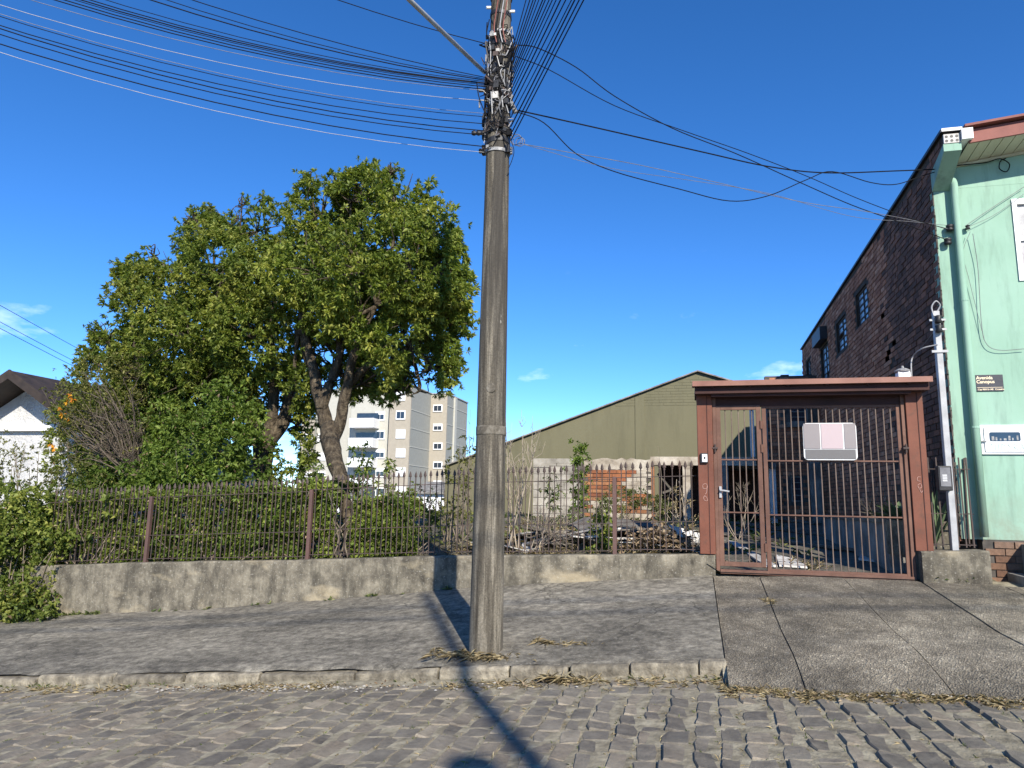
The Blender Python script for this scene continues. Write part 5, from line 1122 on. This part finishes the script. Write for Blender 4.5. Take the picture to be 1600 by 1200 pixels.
bush('shrub', 'low olive shrub under the apartment block behind the fence', 'shrub', 11.8, [(600, 795, 36, 0), (650, 800, 34, .2), (560, 805, 34, 0), (690, 815, 30, .1)], 260, LF_HEDGE, .06, .4, 7, -.1, 33, 14)
bush('weed_clump', 'pale yellow-green weeds behind the fence right of the right trunk', 'weeds', 10.0, [(640, 835, 24, 0), (600, 845, 22, .1), (570, 845, 20, 0), (670, 850, 18, 0), (700, 845, 14, .2)], 420, LF_WEED, .075, .26, 8, -.1, 35, 16)
bush('weed_clump', 'green weeds at the foot of the orange brick wall', 'weeds', 16.8, [(965, 783, 18, 0), (990, 775, 15, 0), (1015, 785, 18, 0), (940, 790, 14, 0), (1035, 790, 13, 0)], 230, LF_WEED, .09, .28, 8, -.15, 37, 12)
bush('weed_clump', 'tall seeding weeds by the dark doorway next to the gate column', 'weeds', 12.5, [(1065, 780, 16, 0), (1060, 755, 10, 0), (1045, 800, 16, 0), (1080, 800, 14, 0)], 130, STRAW, .09, .16, 7, -.05, 39, 16, tw=TWIGL)
def twigs(label, root_, tips_, Y, r=.012, mt=TWIGL, n=5, name='bare_sapling', seed=1, spread=.35):
    rg = np.random.default_rng(seed); p0 = atY(*root_, Y); p0[2] = min(p0[2], lot_z(p0[0], Y)); t = thing(name, label, 'sapling', p0); 
    for (u, v) in tips_:
        m = MB(); e = atY(u, v, Y+rg.uniform(-.3, .3)); s0_ = p0+rg.normal(size=3)*[.07, .07, 0]; S = crom([s0_, s0_+(e-s0_)*.5+rg.normal(size=3)*.05+[0, 0, .06], e], 8); m.tube(S, [r*(1-.9*i/len(S)) for i in range(len(S))], 5)
        for k in range(n):
            i = rg.integers(4, len(S)-2); q = S[i]; d = unit(unit(e-s0_)+rg.normal(size=3)*spread); L = rg.uniform(.25, .6)*(1-i/len(S))*1.6; m.tube([q, q+d*L*.5+rg.normal(size=3)*.02, q+d*L], [r*.4, r*.28, r*.12], 4)
            for k2 in range(2):
                d2 = unit(d+rg.normal(size=3)*spread); m.tube([q+d*L*.5, q+d*L*.5+d2*L*.4], [r*.22, r*.1], 3)
        m.build('branch', mt, t, True)
twigs('fan of pale bare stems right of the utility pole behind the fence', (806, 862), [(800, 660), (815, 640), (832, 650), (845, 670), (795, 690), (822, 690), (790, 640)], 10.3, .012, n=9, seed=4)
twigs('thin grey bare twigs showing left of the utility pole', (728, 800), [(735, 640), (726, 655), (742, 660), (718, 690)], 13, .011, n=8, seed=5, mt=TWIG)
twigs('dry brown brushwood piled right of the pole bare stems', (830, 862), [(850, 800), (870, 815), (880, 830), (840, 790), (895, 842), (860, 840), (845, 815), (885, 815)], 10.2, .009, n=12, seed=6, name='brushwood', spread=.7)
twigs('grey bare twig shrub inside the gate beside the agave', (1400, 800), [(1365, 758), (1350, 770), (1380, 745), (1340, 780), (1392, 740)], 11.3, .008, n=7, seed=7, mt=TWIG, name='twig_shrub')
twigs('dry stalks standing inside the narrow gate', (1160, 825), [(1140, 775), (1150, 760), (1165, 755), (1178, 765), (1187, 780), (1132, 790)], 13.5, .008, n=4, seed=8, name='dry_stalks')
twigs('thin dry stalk rising above the ruined wall top', (1030, 790), [(1028, 697)], 16.5, .012, n=1, seed=9, mt=TWIG, name='dry_stalk')
# agave, sansevieria
def agave(label, c, n, L, wd, name, up=.6, mt=AGAVEM):
    t = thing(name, label, 'plant', c)
    for i in range(n):
        a = 2.4*i+RNG.normal()*.2; el = up+.8*(i/n)*RNG.uniform(.7, 1.1); d = np.array([math.cos(a)*math.cos(el), math.sin(a)*math.cos(el), math.sin(el)]); l_ = L*RNG.uniform(.75, 1.1)
        s = unit(np.cross(d, [0, 0, 1])); u = np.cross(s, d); m = MB(); vs = []
        for k in range(6):
            f = k/5; p = np.array(c)+d*l_*f-np.array([0, 0, .22*l_*f*f]); w_ = wd*math.sin(.35+f*2.6)*(1-.15*f)*.5 if k < 5 else .002
            vs += [p-s*w_+u*w_*.5, p-u*.012*(1-f), p+s*w_+u*w_*.5]
        m.add(vs, [(k*3+j, k*3+j+1, k*3+j+4, k*3+j+3) for k in range(5) for j in (0, 1)]); m.build('leaf', mt, t, True)
    return t
agave('pale striped agave growing in the planter behind the gate', atY(1404, 814, 10.25)+[0, 0, .0], 22, .44, .085, 'agave', .35)
agave('upright striped sword-leaved plant behind the short side fence', atY(1461, 850, 9.9), 14, .85, .07, 'sword_plant', 1.05)
# grass, straw, dead leaves, pebbles (nobody could count these)
def scatter_blades(name, pts, L, wd, mt, n=7, up=.7, kind='stuff', label=None, spread=.6):
    T = np.array(pts); D = np.c_[RNG.normal(size=len(T))*.3, RNG.normal(size=len(T))*.3, np.full(len(T), up)]
    P, d, ln, w_ = tufts(T, D, n, spread, L, wd/L, .5, .1); d[:, 2] = np.abs(d[:, 2])*up
    o = leaf_obj(name, P, d, ln, w_, mt, None, None, .1, .25, org=T[0]); tag(o, label, None, None, kind); return o
pts = []
for i in range(900):
    x_ = RNG.uniform(-8, .6) if i < 470 else RNG.uniform(.2, 2.6); b_ = KY-.05 if x_ < .25 else RB(x_)
    f = mnoise.noise((x_*.9, 3, 0)); 
    if f < -.12 and x_ < -2.2: continue
    y_ = b_-abs(RNG.normal())*.10*(1+max(0, f)); pts.append((x_, y_, road_z(x_)+.004))
scatter_blades('dry_grass', pts, .065, .0034, STRAW, 12, .25, label='dry straw and cut grass lying along the gutter', spread=.9)
pts = [(x_, KY-.02-abs(RNG.normal())*.04, road_z(x_)) for x_ in np.concatenate([RNG.uniform(-8.5, -5, 70), RNG.uniform(-.8, .5, 14), RNG.uniform(-5, -1, 14)])]
scatter_blades('gutter_grass', pts, .06, .006, LF_WEED, 7, .8, label='short green grass sprouting along the kerb')
pts = []
for s in stones[:700]:
    for k in range(3):
        if RNG.random() < .55+.5*max(0, mnoise.noise((s[0]*.8, s[1]*.8, 4))): 
            x_, y_ = (s[0]+s[2]*.079, s[1]+RNG.uniform(-.12, .12)) if RNG.random() < .7 else (s[0]+RNG.uniform(-.07, .07), s[1]+s[3]*.124)
            pts.append((x_, y_, road_z(x_)-.012))
scatter_blades('joint_grass', pts, .030, .004, LF_WEED, 6, .7, label='tiny grass growing in the joints between cobbles')
pts = [(-1.9+RNG.normal()*.28, 6.72+RNG.normal()*.06, walk_z(-1.9, 6.72)+.012) for i in range(60)]+[(-1.5+RNG.uniform(0, .7), 7.05+RNG.normal()*.05, walk_z(-1.3, 7.05)+.01) for i in range(26)]+[(-1.0+RNG.normal()*.15, 6.38+RNG.normal()*.03, road_z(-1)+.02) for i in range(40)]
scatter_blades('pole_straw', pts, .10, .0034, STRAW, 11, .2, label='dry straw caught around the foot of the pole', spread=.9)
a = atY(1205, 960, 8.3); pts = [(a[0]+RNG.normal()*.03, 8.3+RNG.normal()*.12, ramp_z(a[0], 8.3)+.0) for i in range(16)]
scatter_blades('ramp_grass', pts, .05, .0035, STRAW, 14, .5, label='straw-coloured grass tuft in the ramp joint')
pts = [(RNG.uniform(1.2, 1.75), 10.2+RNG.normal()*.2, lot_z(1.5, 10.2)+.01) for i in range(14)]
scatter_blades('drive_grass', pts, .16, .006, STRAW, 8, .8, label='yellow grass tuft on the driveway behind the gate')
pts = [(x_, 9.40+RNG.uniform(-.05, .03), wall_foot(x_)+.02) for x_ in RNG.uniform(2.65, 3.3, 26)]+[(x_, 9.40, walk_z(x_, 9.42)) for x_ in np.concatenate([RNG.uniform(-9.4, -8.7, 26), RNG.uniform(-4.35, -4.2, 5), RNG.uniform(-8, -3, 14)])]
scatter_blades('wall_foot_weeds', pts, .07, .02, LF_WEED, 7, .8, label='small weeds along the foot of the low wall')
pts = [(RNG.uniform(-3.6, .05), RNG.uniform(9.75, 16), 0) for i in range(900)]; pts = [(a, b_, lot_z(a, b_)) for a, b_, c in pts]
scatter_blades('lot_grass', pts, .16, .008, STRAW, 6, .6, label='dry grass over the empty lot')
pts = [(RNG.uniform(-12, 2), RNG.uniform(11, 20), 0) for i in range(900)]; pts = [(a, b_, lot_z(a, b_)) for a, b_, c in pts]
scatter_blades('lot_weeds', pts, .17, .02, LF_WEED, 6, .8, label='low green weeds over the empty lot')
def flat_leaves(name, pts, L, mt, label):
    T = np.array(pts); D = np.c_[RNG.normal(size=len(T)), RNG.normal(size=len(T)), RNG.normal(size=len(T))*.3]; tag(leaf_obj(name, T, D, L*RNG.uniform(.6, 1.3, len(T)), L*.5, mt, None, None, .3, .1, org=T[0]), label, kind='stuff')
pts = [(x_, (KY-.06 if x_ < .25 else RB(x_))-abs(RNG.normal())*.14, road_z(x_)+.012) for x_ in RNG.uniform(-5.5, 2.6, 420)]
scatter_blades('joint_straw', [(s[0]+s[2]*.079, s[1]+RNG.uniform(-.13, .13), road_z(s[0])+.001) for s in stones[:700] for k in range(3) if RNG.random() < .5], .035, .0035, STRAW, 6, .4, label='bits of straw caught between the cobbles')
flat_leaves('gutter_leaves', pts, .035, DEADLF, 'dead leaves gathered along the gutter')
pts = [(RNG.normal(-.42, .28), RNG.uniform(9.75, 10.6), 0) for i in range(700)]; pts = [(a, b_, lot_z(a, b_)+abs(RNG.normal())*.09+.14*math.exp(-((a+.42)/.3)**2)) for a, b_, c in pts]
flat_leaves('leaf_litter', pts, .09, DEADLF, 'heap of curled dead leaves behind the fence near the gate')
m = MB()
for i in range(260):                                # crumbled lime and chips in the gutter
    x_ = RNG.choice([RNG.normal(-4.6, .7), RNG.normal(-3.0, .8), RNG.uniform(.6, 2.8)]); y_ = (KY-.22+RNG.normal()*.07) if x_ < .2 else RB(x_)-abs(RNG.normal())*.05; s_ = RNG.uniform(.004, .016); c = np.array([x_, y_, road_z(x_)+.008])
    vs = [c+np.array([math.cos(k*1.57+i)*s_*1.4, math.sin(k*1.57+i)*s_*1.4, RNG.uniform(-.2, .2)*s_]) for k in range(4)]+[c+[0, 0, s_*.7]]; m.add(vs, [(0, 1, 4), (1, 2, 4), (2, 3, 4), (3, 0, 4)])
tag(m.build('gutter_gravel', BLOCKM), 'white chips of mortar crumbled along the gutter', kind='stuff')
# rubble heap behind the fence
rg = np.random.default_rng(12)
def heap(x, y): return .30*math.exp(-((x+1.3)/1.3)**2-((y-11.2)/.9)**2)
for i in range(46):
    x_, y_ = rg.uniform(-2.9, .0), rg.uniform(9.95, 12.4); L, W_ = rg.uniform(.5, 1.5), rg.uniform(.08, .32); a = rg.normal()*.5+(0 if rg.random() < .75 else 1.4); tl = rg.normal()*.10
    z_ = lot_z(x_, y_)+heap(x_, y_)*rg.uniform(.3, 1.1)+.03; d = np.array([math.cos(a), math.sin(a), tl]); s = np.array([-math.sin(a), math.cos(a), rg.normal()*.2-.1]); c = np.array([x_, y_, z_]); th = rg.uniform(.008, .03); nn = 5; m = MB(); vs = []
    wv = rg.choice([0, .012])
    for k in range(nn+1):
        f = -.5+k/nn; 
        for t_ in (-.5, .5): p = c+d*L*f+s*W_*t_*(1+rg.normal()*.06)+[0, 0, wv*(-1)**k-.10*L*f*f]; vs += [p, p+[0, 0, th]]
    fs = []
    for k in range(nn): o_ = k*4; fs += [(o_+1, o_+3, o_+7, o_+5), (o_, o_+4, o_+6, o_+2), (o_, o_+1, o_+5, o_+4), (o_+2, o_+6, o_+7, o_+3)]
    fs += [(0, 2, 3, 1), (nn*4, nn*4+1, nn*4+3, nn*4+2)]; m.add(vs, fs); pale = rg.random() < .28
    tag(m.build('broken_board', PALEB if pale else RUBBLE, org=c), 'pale broken board lying in the rubble heap behind the fence' if pale else 'weathered grey board lying in the rubble heap behind the fence', 'board', 'boards in the rubble heap')
def ground_hit(quad):
    o = []
    for u, v in quad:
        d = ray(u, v); t = 9.75/d[1]
        while t < 19/d[1] and (EYE+d*t)[2] > lot_z(*(EYE+d*t)[:2]): t += .02
        o.append(EYE+d*t)
    return o
for lb, quad, Y, mt in (('large pale sheet leaning beside the left gate column behind the fence', [(1045, 822), (1100, 838), (1112, 862), (1075, 850)], 10.4, PALEB), ('long white panel lying inside the narrow gate', [(1137, 849), (1150, 851), (1215, 890), (1196, 890)], None, PALEB), ('pale broken panel lying across the car gate foot', [(1212, 872), (1245, 880), (1262, 892), (1218, 889)], None, PALEB), ('white plank end lying at the right of the driveway', [(1345, 873), (1372, 876), (1370, 882), (1342, 879)], None, PALEB)):
    if Y: P = [atY(u, v, Y+.3*i*(i < 3)) for i, (u, v) in enumerate(quad)]
    else: P = [q+[0, 0, .03] for q in ground_hit(quad)]
    tag(MB().prism(P, (0, .012, .025)).build('fallen_panel', mt, org=P[0]), lb, 'panel')
for lb, A, B_, w_ in (('long grey plank lying across the driveway behind the gate', (1130, 838, 1.02), (1350, 866, .93), .12), ('second grey plank lying higher on the driveway', (1150, 820, 1.12), (1330, 845, 1.0), .10), ('dark timber lying by the door of the ruin', (1180, 806, 1.2), (1275, 822, 1.15), .14)):
    A, B_ = ground_hit([A[:2], B_[:2]]); tag(MB().bar(A+[0, 0, .05], B_+[0, 0, .05], w_, .04).build('plank', RUBBLE, org=A), lb, 'plank')
